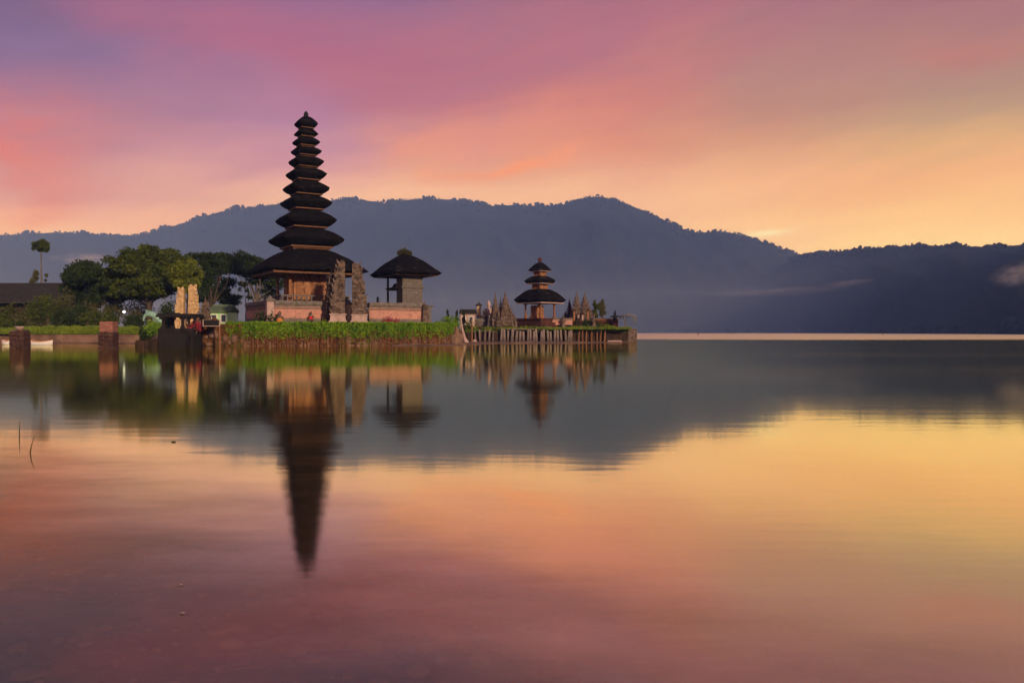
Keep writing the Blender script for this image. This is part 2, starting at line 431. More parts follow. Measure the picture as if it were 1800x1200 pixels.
# ------------------------------------------------------------------ water and lake bed
def water_mat():
    m = bpy.data.materials.new('lake_water')
    m.use_nodes = True
    m.node_tree.nodes.clear()
    q = Nodes(m.node_tree)
    g = q.new('ShaderNodeNewGeometry')
    sp = q.new('ShaderNodeSeparateXYZ')
    q.l.new(g.outputs['Position'], sp.inputs[0])
    x, y, _ = sp.outputs
    # breeze ruffles the open lake beyond the islands
    wob = q.noise(q.xyz(q.math('MULTIPLY', x, 0.008), q.math('MULTIPLY', y, 0.03), 0.0), 1.0, 3.0)
    yy = q.math('ADD', y, q.math('MULTIPLY', q.math('SUBTRACT', wob, 0.5), 40.0))
    ruffle = q.smooth(yy, 84.0, 120.0)
    patch = q.smooth(q.noise(q.xyz(q.math('MULTIPLY', x, 0.02), q.math('MULTIPLY', y, 0.10), 4.0), 1.0, 3.0), 0.35, 0.7)
    rough = q.math('ADD', q.math('ADD', 0.05, q.math('MULTIPLY', patch, 0.03)), q.math('MULTIPLY', ruffle, 0.30))
    gl = q.new('ShaderNodeBsdfGlossy', distribution='GGX')
    gl.inputs[0].default_value = (1.0, 0.985, 0.68, 1)
    q.put(gl.inputs['Roughness'], rough)
    tr = q.new('ShaderNodeBsdfTransparent')
    tr.inputs[0].default_value = (0.85, 0.74, 0.64, 1)
    # fine silt in the water
    df = q.new('ShaderNodeBsdfDiffuse'); df.inputs[0].default_value = (0.11, 0.06, 0.028, 1)
    body = q.new('ShaderNodeMixShader'); body.inputs[0].default_value = 0.12
    q.l.new(tr.outputs[0], body.inputs[1]); q.l.new(df.outputs[0], body.inputs[2])
    lw = q.new('ShaderNodeLayerWeight'); lw.inputs[0].default_value = 0.5
    refl = q.math('ADD', 0.46, q.math('MULTIPLY', q.math('POWER', lw.outputs['Facing'], 1.3), 0.54))
    # weaker reflection painted in at the near left; more of the bed is seen
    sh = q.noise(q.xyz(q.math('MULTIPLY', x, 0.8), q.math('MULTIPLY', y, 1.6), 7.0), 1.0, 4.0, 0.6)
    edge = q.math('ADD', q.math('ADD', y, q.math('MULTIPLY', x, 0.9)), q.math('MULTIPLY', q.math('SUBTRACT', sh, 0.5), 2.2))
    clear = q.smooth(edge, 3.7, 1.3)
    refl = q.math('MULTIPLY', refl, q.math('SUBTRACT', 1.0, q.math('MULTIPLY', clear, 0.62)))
    n1 = q.noise(q.xyz(q.math('MULTIPLY', x, 0.45), q.math('MULTIPLY', y, 2.2), 0.0), 1.0, 2.0, 0.5)
    n2 = q.noise(q.xyz(q.math('MULTIPLY', x, 2.0), q.math('MULTIPLY', y, 8.0), 2.0), 1.0, 3.0, 0.5)
    h = q.math('ADD', q.math('MULTIPLY', n1, 0.7), q.math('MULTIPLY', n2, 0.3))
    bn = q.new('ShaderNodeBump'); bn.inputs['Strength'].default_value = 0.12; bn.inputs['Distance'].default_value = 0.012
    q.l.new(h, bn.inputs['Height'])
    q.l.new(bn.outputs[0], gl.inputs['Normal'])
    ms = q.new('ShaderNodeMixShader')
    q.l.new(refl, ms.inputs[0]); q.l.new(body.outputs[0], ms.inputs[1]); q.l.new(gl.outputs[0], ms.inputs[2])
    o = q.new('ShaderNodeOutputMaterial'); q.l.new(ms.outputs[0], o.inputs[0])
    return m

LX, LY0, LY1 = 3700.0, -60.0, 4250.0
w = MB()
w.add([(-LX,LY0,0),(LX,LY0,0),(LX,LY1,0),(-LX,LY1,0)], [(0,1,2,3)])
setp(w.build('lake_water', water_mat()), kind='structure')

M['bed'] = mat('lake_bed', (0.085,0.040,0.026), (0.016,0.010,0.008), 1.3, 0.9, 1.0, 3.5, 0.1, (1,1.8,1), (0.13,0.062,0.040), 2.5)
b = MB()
xs = [-LX,-600,-120]+list(np.linspace(-14, 14, 113))+[120,600,LX]
ys = [LY0,-20]+list(np.linspace(-2, 14, 97))+[30,60,200,LY1]
vs = []
for yv in ys:
    for xv in xs:
        p = Vector((xv*0.9, yv*1.1, 0))
        near = 1.0 if (abs(xv) <= 14 and -2 <= yv <= 14) else 0.0
        z = -0.42-0.035*min(max(yv, 0), 20)+near*(0.07*mnoise.noise(p)+0.06*mnoise.noise(p*3.1)+0.03*mnoise.noise(p*7.3))
        vs.append((xv, yv, z))
nx = len(xs)
b.add(vs, [(j*nx+i, j*nx+i+1, (j+1)*nx+i+1, (j+1)*nx+i) for j in range(len(ys)-1) for i in range(nx-1)], 0, True)
setp(b.build('lake_bed', M['bed']), kind='structure')

# ------------------------------------------------------------------ hills
def interp(pts, x):
    xs_, ys_ = zip(*pts)
    return float(np.interp(x, xs_, ys_))
MAIN = [(-1500,430),(-700,415),(-300,425),(0,414),(60,410),(120,409),(180,412),(240,414),(300,399),(360,380),(400,369),(460,362),(500,358),(560,354),(600,350),(640,352),(680,357),(700,352),(760,350),(820,351),(860,362),(900,360),(950,362),(990,359),(1010,351),(1050,345),(1090,354),(1120,366),(1160,383),(1200,402),(1225,409),(1270,407),(1310,414),(1350,428),(1400,447),(1480,470),(1600,500),(1800,520)]
RIGHT = [(1090,584),(1150,572),(1230,545),(1300,515),(1350,482),(1390,455),(1420,447),(1440,445),(1500,439),(1560,434),(1620,432),(1680,432),(1740,434),(1800,430),(2000,420),(2400,440),(3400,470)]
D0M = [(-1500,2600),(0,2500),(500,2100),(1000,1450),(1400,1000),(1800,900)]
D0R = [(1090,1300),(1400,930),(1550,540),(1800,310),(3400,300)]
def hill(name, prof, d0, depth, px0, px1, step, rows, seed, amp):
    g = MB()
    cols = np.arange(px0, px1+step, step)
    vs = []
    for i in range(rows+6):
        for px in cols:
            dS = interp(d0, px); dR = dS+depth
            H = max(Z(interp(prof, px), dR), -1.0)
            if i <= rows:
                t = i/rows
                d = dS+depth*t
                zz = H*(t**0.85)
                nz = mnoise.fractal(Vector((px*0.016+seed+t*1.5, t*4.5+px*0.006, seed)), 0.9, 2.1, 5)
                zz += H*amp*nz*math.sin(math.pi*min(1, t))**0.8*0.5
                zz += H*0.010*mnoise.noise(Vector((px*0.09, seed, 0)))*t
                z = -2.0+(zz+2.0)*min(1, t*30) if i else -2.0
            else:
                k = i-rows
                d = dR+depth*0.25*k
                z = H*(1-k/6.0)**1.3-(2.0 if k == 5 else 0)
            vs.append((X(px, d), d, z))
    n = len(cols)
    g.add(vs, [(j*n+i, j*n+i+1, (j+1)*n+i+1, (j+1)*n+i) for j in range(rows+5) for i in range(n-1)], 0, True)
    o = g.build(name, M['hill'])
    return setp(o, kind='structure')
hill('hills', MAIN, D0M, 850.0, -1200, 1800, 5, 34, 3.0, 0.16)
hill('hills', RIGHT, D0R, 380.0, 1090, 3300, 6, 24, 11.0, 0.2)

def forest(name, prof, d0, depth, px0, px1, n, hpx, seed, label, rowfrac=1.0):
    """trees standing along the crest of a hill, read as one wood"""
    rr = random.Random(seed)
    V, F = [], []
    for k in range(n):
        px = rr.uniform(px0, px1)
        # clustered heights along the ridge
        cl = 0.4+1.2*max(0, 0.45+mnoise.noise(Vector((px*0.03, seed, 2.0))))
        t = 1.0-abs(rr.gauss(0, 0.06))*rowfrac
        dS = interp(d0, px); d = dS+depth*t
        H = Z(interp(prof, px), dS+depth)
        z = H*(t**0.85)-1.0
        h = rr.uniform(*hpx)*cl/K*d
        r = h*rr.uniform(0.28, 0.5)
        bx, by = X(px, d), d
        m = 6
        b0 = len(V)
        prof_ = [(0.10, 0.0), (0.10, 0.28), (0.75, 0.38), (1.0, 0.58), (0.62, 0.85)]
        ph = rr.uniform(0, 6.28)
        for rr_, zz in prof_:
            for i in range(m):
                q = r*rr_*(rr.uniform(0.65, 1.25) if rr_ > 0.2 else 1)
                V.append((bx+q*math.cos(ph+i*6.283/m), by+q*math.sin(ph+i*6.283/m), z+h*zz*(rr.uniform(0.93, 1.07) if zz else 1)))
        V.append((bx+r*rr.uniform(-.2, .2), by, z+h))
        for j in range(4):
            for i in range(m):
                F.append((b0+j*m+i, b0+j*m+(i+1) % m, b0+(j+1)*m+(i+1) % m, b0+(j+1)*m+i))
        for i in range(m):
            F.append((b0+4*m+i, b0+4*m+(i+1) % m, b0+5*m))
    g = MB(); g.add(V, F)
    o = g.build(name, M['forest'])
    return setp(o, label, 'forest', None, 'stuff')
forest('forest', MAIN, D0M, 850.0, -300, 1420, 2300, (3.0, 6.5), 5, 'dark wood of small trees along the crest of the long mountain ridge')
forest('forest', RIGHT, D0R, 380.0, 1385, 2100, 1000, (3.5, 7.5), 8, 'dark wood along the crest of the nearer hill on the right')

# shoreline trees at the foot of the far hills
def shore_wood(d0, px0, px1, n, hm, seed, label):
    rr = random.Random(seed)
    g = MB()
    for k in range(n):
        px = rr.uniform(px0, px1); d = interp(d0, px)+rr.uniform(4, 30)
        h = rr.uniform(*hm)*(0.4+1.1*max(0, 0.5+mnoise.noise(Vector((px*0.02, seed, 0)))))
        r = h*rr.uniform(0.35, 0.7)
        g.blob((X(px, d), d, h*0.5), (r, r, h*0.55), k, 0.3, 1.6, 6, 4)
    return setp(g.build('forest', M['forest']), label, 'forest', None, 'stuff')
shore_wood(D0R, 1120, 2100, 500, (2.0, 5.0), 4, 'dark bushes and trees along the far shore under the right hill')
shore_wood(D0M, 0, 1120, 300, (4.0, 9.0), 6, 'dark wood along the far shore under the long mountain')
# stones lying on the bed of the near shallows
rr = random.Random(17)
g = MB()
for k in range(900):
    y = rr.uniform(1.7, 5.5); x = rr.uniform(-0.66, 0.62)*y
    r = rr.choice((0.012, 0.016, 0.022, 0.03, 0.045))*rr.uniform(0.7, 1.4)
    z = -0.42-0.035*y+0.07*mnoise.noise(Vector((x*0.9, y*1.1, 0)))+0.02
    g.blob((x, y, z), (r*rr.uniform(0.9, 1.8), r, r*rr.uniform(0.35, 0.7)), k, 0.25, 1.6, 8, 5, rr.choice((0, 1, 1, 1, 2)))
M['pebble_a'] = mat('brown_pebble', (0.11,0.052,0.033), (0.055,0.028,0.02), 3.0, 0.9)
M['pebble_b'] = mat('grey_pebble', (0.022,0.016,0.014), (0.012,0.009,0.008), 3.0, 0.9)
M['pebble_c'] = mat('pale_pebble', (0.10,0.052,0.036), (0.06,0.034,0.025), 3.0, 0.9)
setp(g.build('pebbles', [M['pebble_a'], M['pebble_b'], M['pebble_c']]), 'brown and grey stones on the lake bed under the near water', 'stones', None, 'stuff')

# ------------------------------------------------------------------ land
def slab(name, poly, z, skirt, mt, sub=0.6):
    """flat ground with an uneven sloping bank all round"""
    g = MB()
    rr = random.Random(len(poly)*7)
    # densify the outline
    pts = []
    for i in range(len(poly)):
        a, b_ = Vector(poly[i]), Vector(poly[(i+1) % len(poly)])
        n = max(1, int((b_-a).length/sub))
        for k in range(n):
            pts.append(a.lerp(b_, k/n))
    c = sum(pts, Vector((0, 0)))/len(pts)
    rings = []
    for off, zz in ((skirt, -0.5), (skirt*0.45, -0.02), (0.0, z*0.75), (-0.5, z)):
        ring = []
        for i, p in enumerate(pts):
            t = (pts[(i+1) % len(pts)]-pts[i-1]).normalized()
            nrm = Vector((t.y, -t.x))
            j = 0.18*mnoise.noise(Vector((p.x*0.9, p.y*0.9, zz*2)))
            q = p+nrm*(off+j)
            ring.append((q.x, q.y, zz+(0.10*mnoise.noise(Vector((p.x*1.3, p.y*1.3, 5))) if zz > 0 else 0)))
        rings.append(ring)
    n = len(pts)
    vs = [p for r in rings for p in r]
    fs = [(k*n+i, k*n+(i+1) % n, (k+1)*n+(i+1) % n, (k+1)*n+i) for k in range(3) for i in range(n)]
    g.add(vs, fs[:2*n], 0); g.add(vs, fs[2*n:], 1)
    g.add(rings[-1], [tuple(range(n))], 1)
    return setp(g.build(name, mt), kind='structure')

def pt(px, d): return (X(px, d), d)
ISLE_Z = 1.35
slab('island_ground', [pt(338,49.5), pt(420,49.6), pt(600,51), pt(720,53), pt(803,56), pt(812,61), pt(770,68), pt(600,74), pt(420,80), pt(330,80), pt(332,60)], ISLE_Z, 0.5, [M['mud'], M['grass']])
slab('shore_ground', [(-190, 66), pt(-60,66), pt(120,66), pt(250,66), pt(300,58), pt(328,58), pt(330,80), pt(420,82), pt(440,95), pt(380,140), (-190, 150)], 1.10, 0.9, [M['mud'], M['grass']])
slab('islet_ground', [pt(815,68.5), pt(880,69.5), pt(1000,70.3), pt(1090,71), pt(1108,72.5), pt(1108,79), pt(1000,84), pt(880,84), pt(815,80)], 1.15, 0.35, [M['bank'], M['grass']])

# ------------------------------------------------------------------ thatched tower roofs
def sq_ring(hx, hy, z, p=9.0, n=72, jit=0.0, seed=0):
    out = []
    for i in range(n):
        a = 2*math.pi*(i+0.5)/n+math.pi/4
        c_, s_ = math.cos(a), math.sin(a)
        k = (abs(c_)**p+abs(s_)**p)**(-1/p)
        j = 1.0+jit*(mnoise.noise(Vector((c_*5+seed, s_*5, z*3)))+0.8*mnoise.noise(Vector((c_*17+seed, s_*17, z*9))))
        out.append((hx*c_*k*j, hy*s_*k*j, z+(2.2*jit*mnoise.noise(Vector((c_*13+seed, s_*13, z*5))) if jit else 0)))
    return out

def thatch_roof(g, hx, hy, zt, ztip, zb, rt, rb, seed=0, ex=1.65):
    """curved hipped thatch: small top, bellied slope, blunt tip, undercut edge"""
    prof = []
    H = zt-ztip
    for k in range(9):
        u = k/8
        r = rt+(1-rt)*u
        z = ztip+H*(1-u**ex)
        prof.append((r, z))
    prof += [(0.992, ztip-0.10*(ztip-zb)), (0.95, ztip-0.35*(ztip-zb)), (0.5+0.5*rb, ztip-0.72*(ztip-zb)), (rb, zb)]
    rings = [sq_ring(hx*r, hy*r, z, 9.0, 72, 0.016, seed) for r, z in prof]
    g.loft(rings[::-1], True, 0, True)

ROT = R(31)
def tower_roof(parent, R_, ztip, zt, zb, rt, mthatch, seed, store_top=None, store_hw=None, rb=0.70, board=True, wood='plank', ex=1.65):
    a = R_/1.31
    g = MB()
    thatch_roof(g, a, a, zt, ztip, zb+0.06, rt, rb, seed, ex)
    o = g.build('roof', mthatch, parent)
    if board:
        # timber plate under the thatch, seen from below
        f = MB()
        w_ = a*rb*1.06; h = max(0.05, R_*0.035)
        t = max(0.06, R_*0.04)
        zc = zb+0.03
        for s in (-1, 1):
            f.box((0, s*(w_-t/2), zc), (2*w_, t, h))
            f.box((s*(w_-t/2), 0, zc), (t, 2*w_-2*t, h))
        f.box((0, 0, zc+h*0.1), (2*w_-2*t, 2*w_-2*t, h*0.5))
        # rafters below
        nr = 5
        for k in range(nr):
            q = (k-(nr-1)/2)/(nr-1)*2*w_*0.8
            f.box((q, 0, zc-h*0.5), (t*0.6, 1.7*w_, h*0.35))
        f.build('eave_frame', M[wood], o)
    return o

# --- the eleven-tiered tower
TD = 62.0
TX = X(538, TD)
meru = thing('tiered_tower', (TX, TD, ISLE_Z), ROT, 'tall slender shrine tower of eleven stacked black thatched roofs', 'tower')
def zz(py, d=TD): return Z(py, d)-ISLE_Z
#        half-width px, tip y, top y, bottom y
TIERS = [(22.5,218.5,205,227),(23,236.8,228,242),(26.5,251,243,258),(29.5,267,260,275),(34,285,277,295.5),(39,307,297.5,318.5),(44.5,332,320.5,344),(49.5,357.5,346,370),(58,388,372.5,402),(72,423,404,437),(116,480,440,482)]
for k, (hw, yt, ytop, yb) in enumerate(TIERS):
    R_ = hw/K*TD/0.985
    last = k == 10
    zb = zz(yb)
    if last: zb = zz(484.5)
    rt = 0.10 if k == 0 else max(0.30, 0.50*TIERS[k-1][0]/hw)
    tower_roof(meru, R_, zz(yt-0.5) if not last else zz(479), zz(ytop), zb, rt, M['thatch'], k*3.1, rb=0.62 if not last else 0.80, ex=1.65 if not last else 1.4)
    if not last:
        # square timber storey carrying this roof
        nxt = TIERS[k+1]
        hwS = 0.34*nxt[0]/K*TD/1.31*1.0
        hwS = max(0.20, min(hwS, R_*0.45))
        g = MB()
        z0, z1 = zz(nxt[2])-0.30, zb-0.02
        g.box((0, 0, (z0+z1)/2), (2*hwS, 2*hwS, z1-z0))
        for s in (-1, 1):
            for t in (-1, 1):
                g.box((s*hwS, t*hwS, (z0+z1)/2), (0.10, 0.10, z1-z0-0.004))
        g.box((0, 0, z1-0.07), (2*hwS+0.22, 2*hwS+0.22, 0.08))
        for q in np.linspace(-0.7, 0.7, 4):
            for s in (-1, 1):
                g.box((q*hwS, s*(hwS+0.012), (z0+z1)/2), (0.05, 0.03, (z1-z0)*0.9))
                g.box((s*(hwS+0.012), q*hwS, (z0+z1)/2), (0.03, 0.05, (z1-z0)*0.9))
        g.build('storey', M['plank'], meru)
g = MB()
zt = zz(205)
g.lathe((0, 0, zt-0.12), [(0.24,0.0),(0.20,0.10),(0.16,0.16),(0.19,0.22),(0.17,0.34),(0.10,0.46),(0.03,0.54)], 10)
g.build('finial', M['black'], meru)
# shrine room of carved boards on a stone platform
g = MB()
zp = zz(533)
bw = 1.32
ztop = zz(482)
g.box((0, 0, (zp+ztop)/2), (2*bw, 2*bw, ztop-zp))
body = g.build('shrine_room', M['carved'], meru)
for (px_, py_) in ((-1,-1),(1,-1),(1,1),(-1,1)):
    g = MB()
    g.box((px_*1.72, py_*1.72, (zp+ztop)/2+0.02), (0.20, 0.20, ztop-zp-0.05), 0, 1, 0, 0.02)
    g.box((px_*1.72, py_*1.72, zp+0.22), (0.34, 0.34, 0.40), 0, 0.85)
    g.box((px_*1.72, py_*1.72, ztop-0.22), (0.36, 0.36, 0.22), 0, 1.25)
    g.build('column', M['wood'], meru)
for side in range(2):
    for i, q in enumerate((-0.92, -0.31, 0.31, 0.92)):
        g = MB()
        w_, h_ = 0.50, (ztop-zp)*0.80
        if side == 0:
            g.box((q, -bw-0.035, zp+0.12+h_/2), (w_, 0.07, h_), 0, 1, 0, 0.03)
            g.box((q, -bw-0.085, zp+0.20+h_*0.28), (w_*0.72, 0.04, h_*0.42), 0, 1, 0, 0.02)
            g.box((q, -bw-0.085, zp+0.16+h_*0.78), (w_*0.72, 0.04, h_*0.34), 0, 1, 0, 0.02)
        else:
            g.box((-bw-0.035, q, zp+0.12+h_/2), (0.07, w_, h_), 0, 1, 0, 0.03)
            g.box((-bw-0.085, q, zp+0.20+h_*0.28), (0.04, w_*0.72, h_*0.42), 0, 1, 0, 0.02)
            g.box((-bw-0.085, q, zp+0.16+h_*0.78), (0.04, w_*0.72, h_*0.34), 0, 1, 0, 0.02)
        g.build('carved_panel', M['carved'] if i % 2 else M['wood'], meru)
g = MB()
g.box((0, 0, zp/2-0.05), (5.2, 5.2, zp+0.1-0.02))
g.box((0, 0, zp-0.06), (5.5, 5.5, 0.14))
g.box((0, 0, zp*0.45), (5.7, 5.7, zp*0.9*0.5))
g.build('platform', M['stone_grey'], meru)
g = MB()
zr = zp+0.42
for s in (-1, 1):
    for q in np.linspace(-2.5, 2.5, 15):
        g.box((q, s*2.55, zp+0.22), (0.09, 0.09, 0.42))
        if abs(q) < 2.45: g.box((s*2.55, q, zp+0.22), (0.09, 0.09, 0.42))
    g.box((0, s*2.55, zr+0.05), (5.3, 0.14, 0.09)); g.box((s*2.55, 0, zr+0.05), (0.14, 4.9, 0.09))
g.build('railing', M['stone_grey'], meru)

# --- perimeter wall in the same alignment
U = Vector((math.cos(ROT), math.sin(ROT)))            # along the long wall
V = Vector((math.sin(ROT), -math.cos(ROT)))           # towards the lake
C0 = Vector((X(474, 56.0), 56.0))
def wall_pos(t, off=0.0):
    p = C0+U*t+V*off
    return p
WT = Z(529.5, 56.0)
def temple_wall(t0, t1, label, along='u', panels=4):
    n = t1-t0
    if along == 'u':
        p = wall_pos((t0+t1)/2); rz = ROT
    else:
        q = C0-V*(t0+t1)/2; p = q; rz = ROT+math.pi/2
    o = thing('temple_wall', (p.x, p.y, ISLE_Z), rz, label, 'wall', 'brick walls round the tall tower')
    H = WT-ISLE_Z
    a = MB(); a.box((0, 0, H*0.45), (n, 0.34, H*0.9)); a.build('wall', M['wall_pink'], o)
    a = MB()
    for zb_, dp in ((0.28, 0.40), (0.34, 0.38), (0.70, 0.40), (0.76, 0.44), (0.82, 0.40)):
        a.box((0, 0, H*zb_), (n-0.01, dp, 0.05))
    a.build('moulding', M['coping'], o)
    a = MB(); a.box((0, 0, 0.16), (n+0.02, 0.56, 0.36)); a.box((0, 0, 0.42), (n+0.01, 0.46, 0.14)); a.build('plinth', M['coping'], o)
    a = MB(); a.box((0, 0, H-0.10), (n+0.06, 0.62, 0.16), 0, 0.97); a.box((0, 0, H+0.02), (n+0.10, 0.44, 0.10), 0, 0.96); a.box((0, 0, H-0.23), (n+0.03, 0.46, 0.09)); a.build('coping', M['coping'], o)
    for i in range(panels):
        a = MB(); q = (i+0.5)/panels*n-n/2; w_ = n/panels-0.18
        for s in (-1, 1):
            a.box((q, s*0.185, H*0.48), (w_, 0.05, H*0.32))
            a.box((q, s*0.20, H*0.48), (w_-0.2, 0.04, H*0.32-0.18))
        a.build('wall_panel', M['wall_pink'], o)
    return o
temple_wall(0.25, 4.55, 'rose brick wall with stone coping in front of the tall tower', 'u', 3)
temple_wall(7.25, 11.45, 'rose brick wall with dark coping before the thatched pavilion', 'u', 4)
temple_wall(0.25, 6.2, 'shaded brick wall receding from the corner pillar towards the trees', 'v', 3)
def pillar(name, p, h, w_, label, cat='pillar', mt='stone_pink', cap=True):
    o = thing(name, (p[0], p[1], ISLE_Z), ROT, label, cat)
    a = MB()
    a.box((0, 0, h*0.45), (w_, w_, h*0.9), 0, 0.96, 0, 0.02); a.box((0, 0, 0.15), (w_*1.35, w_*1.35, 0.34))
    a.box((0, 0, h*0.45), (w_*0.6, w_*1.06, h*0.5))
    a.build('shaft', M[mt], o)
    a = MB(); a.box((0, 0, h*0.92), (w_*1.35, w_*1.35, h*0.06)); a.box((0, 0, h*0.965), (w_*1.1, w_*1.1, h*0.05)); a.box((0, 0, h+0.06), (w_*0.7, w_*0.7, 0.18), 0, 0.5); a.build('cap', M['coping'], o)
    return o
pillar('corner_pillar', wall_pos(0.0), WT-ISLE_Z+0.22, 0.50, 'square stone corner pillar of the tower wall, capped in grey')

# --- carved half gates (split gate)
def split_half(name, loc, rz, h, w_, side, label, mt, seed, group=None, lv=9, dep=0.8, basemt=None, tap=0.78):
    """one half of a split gate: plain inner face, stepped carved outer side; side=+1 outer to +x"""
    o = thing(name, loc, rz, label, 'gate', group)
    rr = random.Random(seed)
    g = MB()
    zb = h*0.16
    for k in range(lv):
        t0, t1 = k/lv, (k+1)/lv
        wk = w_*(1-tap*t0**1.3)*(1+0.06*math.sin(k*2.1+seed))
        dk = dep*(1-0.5*t0)
        z0, z1 = zb+(h-zb)*t0, zb+(h-zb)*t1
        g.box((side*wk/2, 0, (z0+z1)/2), (wk, dk, z1-z0+0.004*k))
        # cornice with upturned ears
        g.box((side*(wk/2+0.03), 0, z1-0.05*(z1-z0)), (wk+0.06, dk+0.12, (z1-z0)*0.22))
        for s in (-1, 1):
            g.box((side*(wk+0.05), s*dk*0.45, z1+0.05), (0.17, 0.15, (z1-z0)*0.85), 0.4, 0.25, 0, 0, side*0.3)
        for m in range(5):
            bx = rr.uniform(0.08, 0.95)*wk
            sz = rr.uniform(0.06, 0.16)
            g.box((side*bx, -dk/2-0.01, rr.uniform(z0, z1)), (sz, rr.uniform(0.05, 0.16), sz*rr.uniform(0.7, 1.5)), 0, rr.uniform(0.4, 1))
        for m in range(3):
            sz = rr.uniform(0.07, 0.16)
            g.box((side*(wk+0.01), rr.uniform(-0.4, 0.4)*dk, rr.uniform(z0, z1)), (rr.uniform(0.06, 0.2), sz, sz*1.3), rr.uniform(-.5, .5), rr.uniform(0.4, 1))
    g.box((side*w_*(1-tap)*0.4, 0, h+0.05), (w_*(1-tap)*0.7, dep*0.4, 0.24), 0, 0.5)
    g.build('carved_body', M[mt], o)
    g = MB()
    g.box((side*w_*0.5, 0, h*0.03), (w_*1.25, dep*1.25, h*0.07)); g.box((side*w_*0.5, 0, h*0.10), (w_*1.1, dep*1.1, h*0.12), 0, 0.95); g.box((side*w_*0.5, 0, zb), (w_*1.2, dep*1.2, 0.08))
    g.build('plinth', M[basemt or mt], o)
    return o
gd = 56.6
GZ = 1.4
gh = Z(461, gd)-GZ
split_half('split_gate', (X(606.5, gd), gd, GZ), R(12), gh, 0.98, -1, 'left half of the mossy carved split gate before the tall tower', 'stone', 3, 'halves of the tall split gate', 11, 0.95, 'stone_pink', 0.55)
split_half('split_gate', (X(619, gd+0.7), gd+0.7, GZ), R(12), Z(465, gd+0.7)-GZ, 0.98, 1, 'right half of the mossy carved split gate, nearer the thatched pavilion', 'stone', 8, 'halves of the tall split gate', 11, 0.95, 'stone_pink', 0.55)
# side buttress of stone left of the gate, taller stepped wing
def stepped(name, loc, rz, h, w_, d_, label, cat, mt, seed, lv=7, top=0.3, knobs=6):
    o = thing(name, loc, rz, label, cat)
    rr = random.Random(seed)
    g = MB()
    for k in range(lv):
        t0, t1 = k/lv, (k+1)/lv
        f = 1-(1-top)*t0
        z0, z1 = h*t0, h*t1
        g.box((0, 0, (z0+z1)/2), (w_*f, d_*f, z1-z0+0.003))
        g.box((0, 0, z1-0.12*(z1-z0)), (w_*f*1.16, d_*f*1.16, 0.2*(z1-z0)))
        for m in range(knobs):
            sz = rr.uniform(0.05, 0.13)*max(0.6, w_)
            g.box((rr.uniform(-.5, .5)*w_*f, -d_*f/2, rr.uniform(z0, z1)), (sz, sz, sz*1.3), rr.uniform(-.4, .4), rr.uniform(.4, 1))
        for sx in (-1, 1):
            for sy in (-1, 1):
                g.box((sx*w_*f*0.52, sy*d_*f*0.52, z1+0.02), (w_*0.10, w_*0.10, (z1-z0)*0.6), 0.5, 0.3)
    g.lathe((0, 0, h), [(w_*top*0.35,0),(w_*top*0.45,w_*0.10),(w_*top*0.25,w_*0.22),(w_*top*0.10,w_*0.42),(0.01,w_*0.6)], 8)
    g.build('carved_body', M[mt], o)
    return o
stepped('gate_wing', (X(583, 57.3), 57.3, ISLE_Z), ROT, Z(478, 57.3)-ISLE_Z-0.4, 1.0, 0.8, 'carved stone wing behind the left half of the tall gate', 'gate', 'stone', 21, 8, 0.45)
pillar('gate_inner_pillar', (X(613, 60.2), 60.2), Z(531, 60.2)-ISLE_Z, 0.42, 'mossy yellowish pillar seen through the opening of the tall gate', 'pillar', 'gold')

# --- small draped statues and flowers in front of the wall
def draped_statue(loc, h, label, cloth, seed, mt='stone'):
    o = thing('statue', loc, R(10), label, 'statue')
    g = MB()
    g.box((0, 0, h*0.10), (h*0.5, h*0.5, h*0.20), 0, 0.9)
    g.lathe((0, 0, h*0.2), [(h*0.2,0),(h*0.23,h*0.15),(h*0.17,h*0.3),(h*0.22,h*0.42),(h*0.10,h*0.5),(h*0.07,h*0.54),(h*0.13,h*0.62),(h*0.13,h*0.7),(h*0.07,h*0.78),(h*0.02,h*0.84)], 10)
    for s in (-1, 1):
        g.tube([(s*h*0.2, 0, h*0.6), (s*h*0.29, -h*0.05, h*0.45), (s*h*0.14, -h*0.2, h*0.42)], [h*0.06, h*0.05, h*0.045], 6)
    g.build('figure', M[mt], o)
    g = MB(); g.lathe((0, 0, h*0.2), [(h*0.26,0),(h*0.27,h*0.15),(h*0.19,h*0.31)], 12); g.build('cloth', M[cloth], o)
    return o
draped_statue((*wall_pos(4.2, 0.9), ISLE_Z), 0.95, 'small stone statue wrapped in bright red cloth beside the tall gate', 'red', 1)
draped_statue((*wall_pos(2.75, 0.55), ISLE_Z+0.30), 0.65, 'tiny red draped statue against the middle of the brick wall', 'red', 2)
draped_statue((*wall_pos(0.45, 0.9), ISLE_Z), 0.95, 'squat statue in orange cloth at the foot of the corner pillar', 'orange', 4)

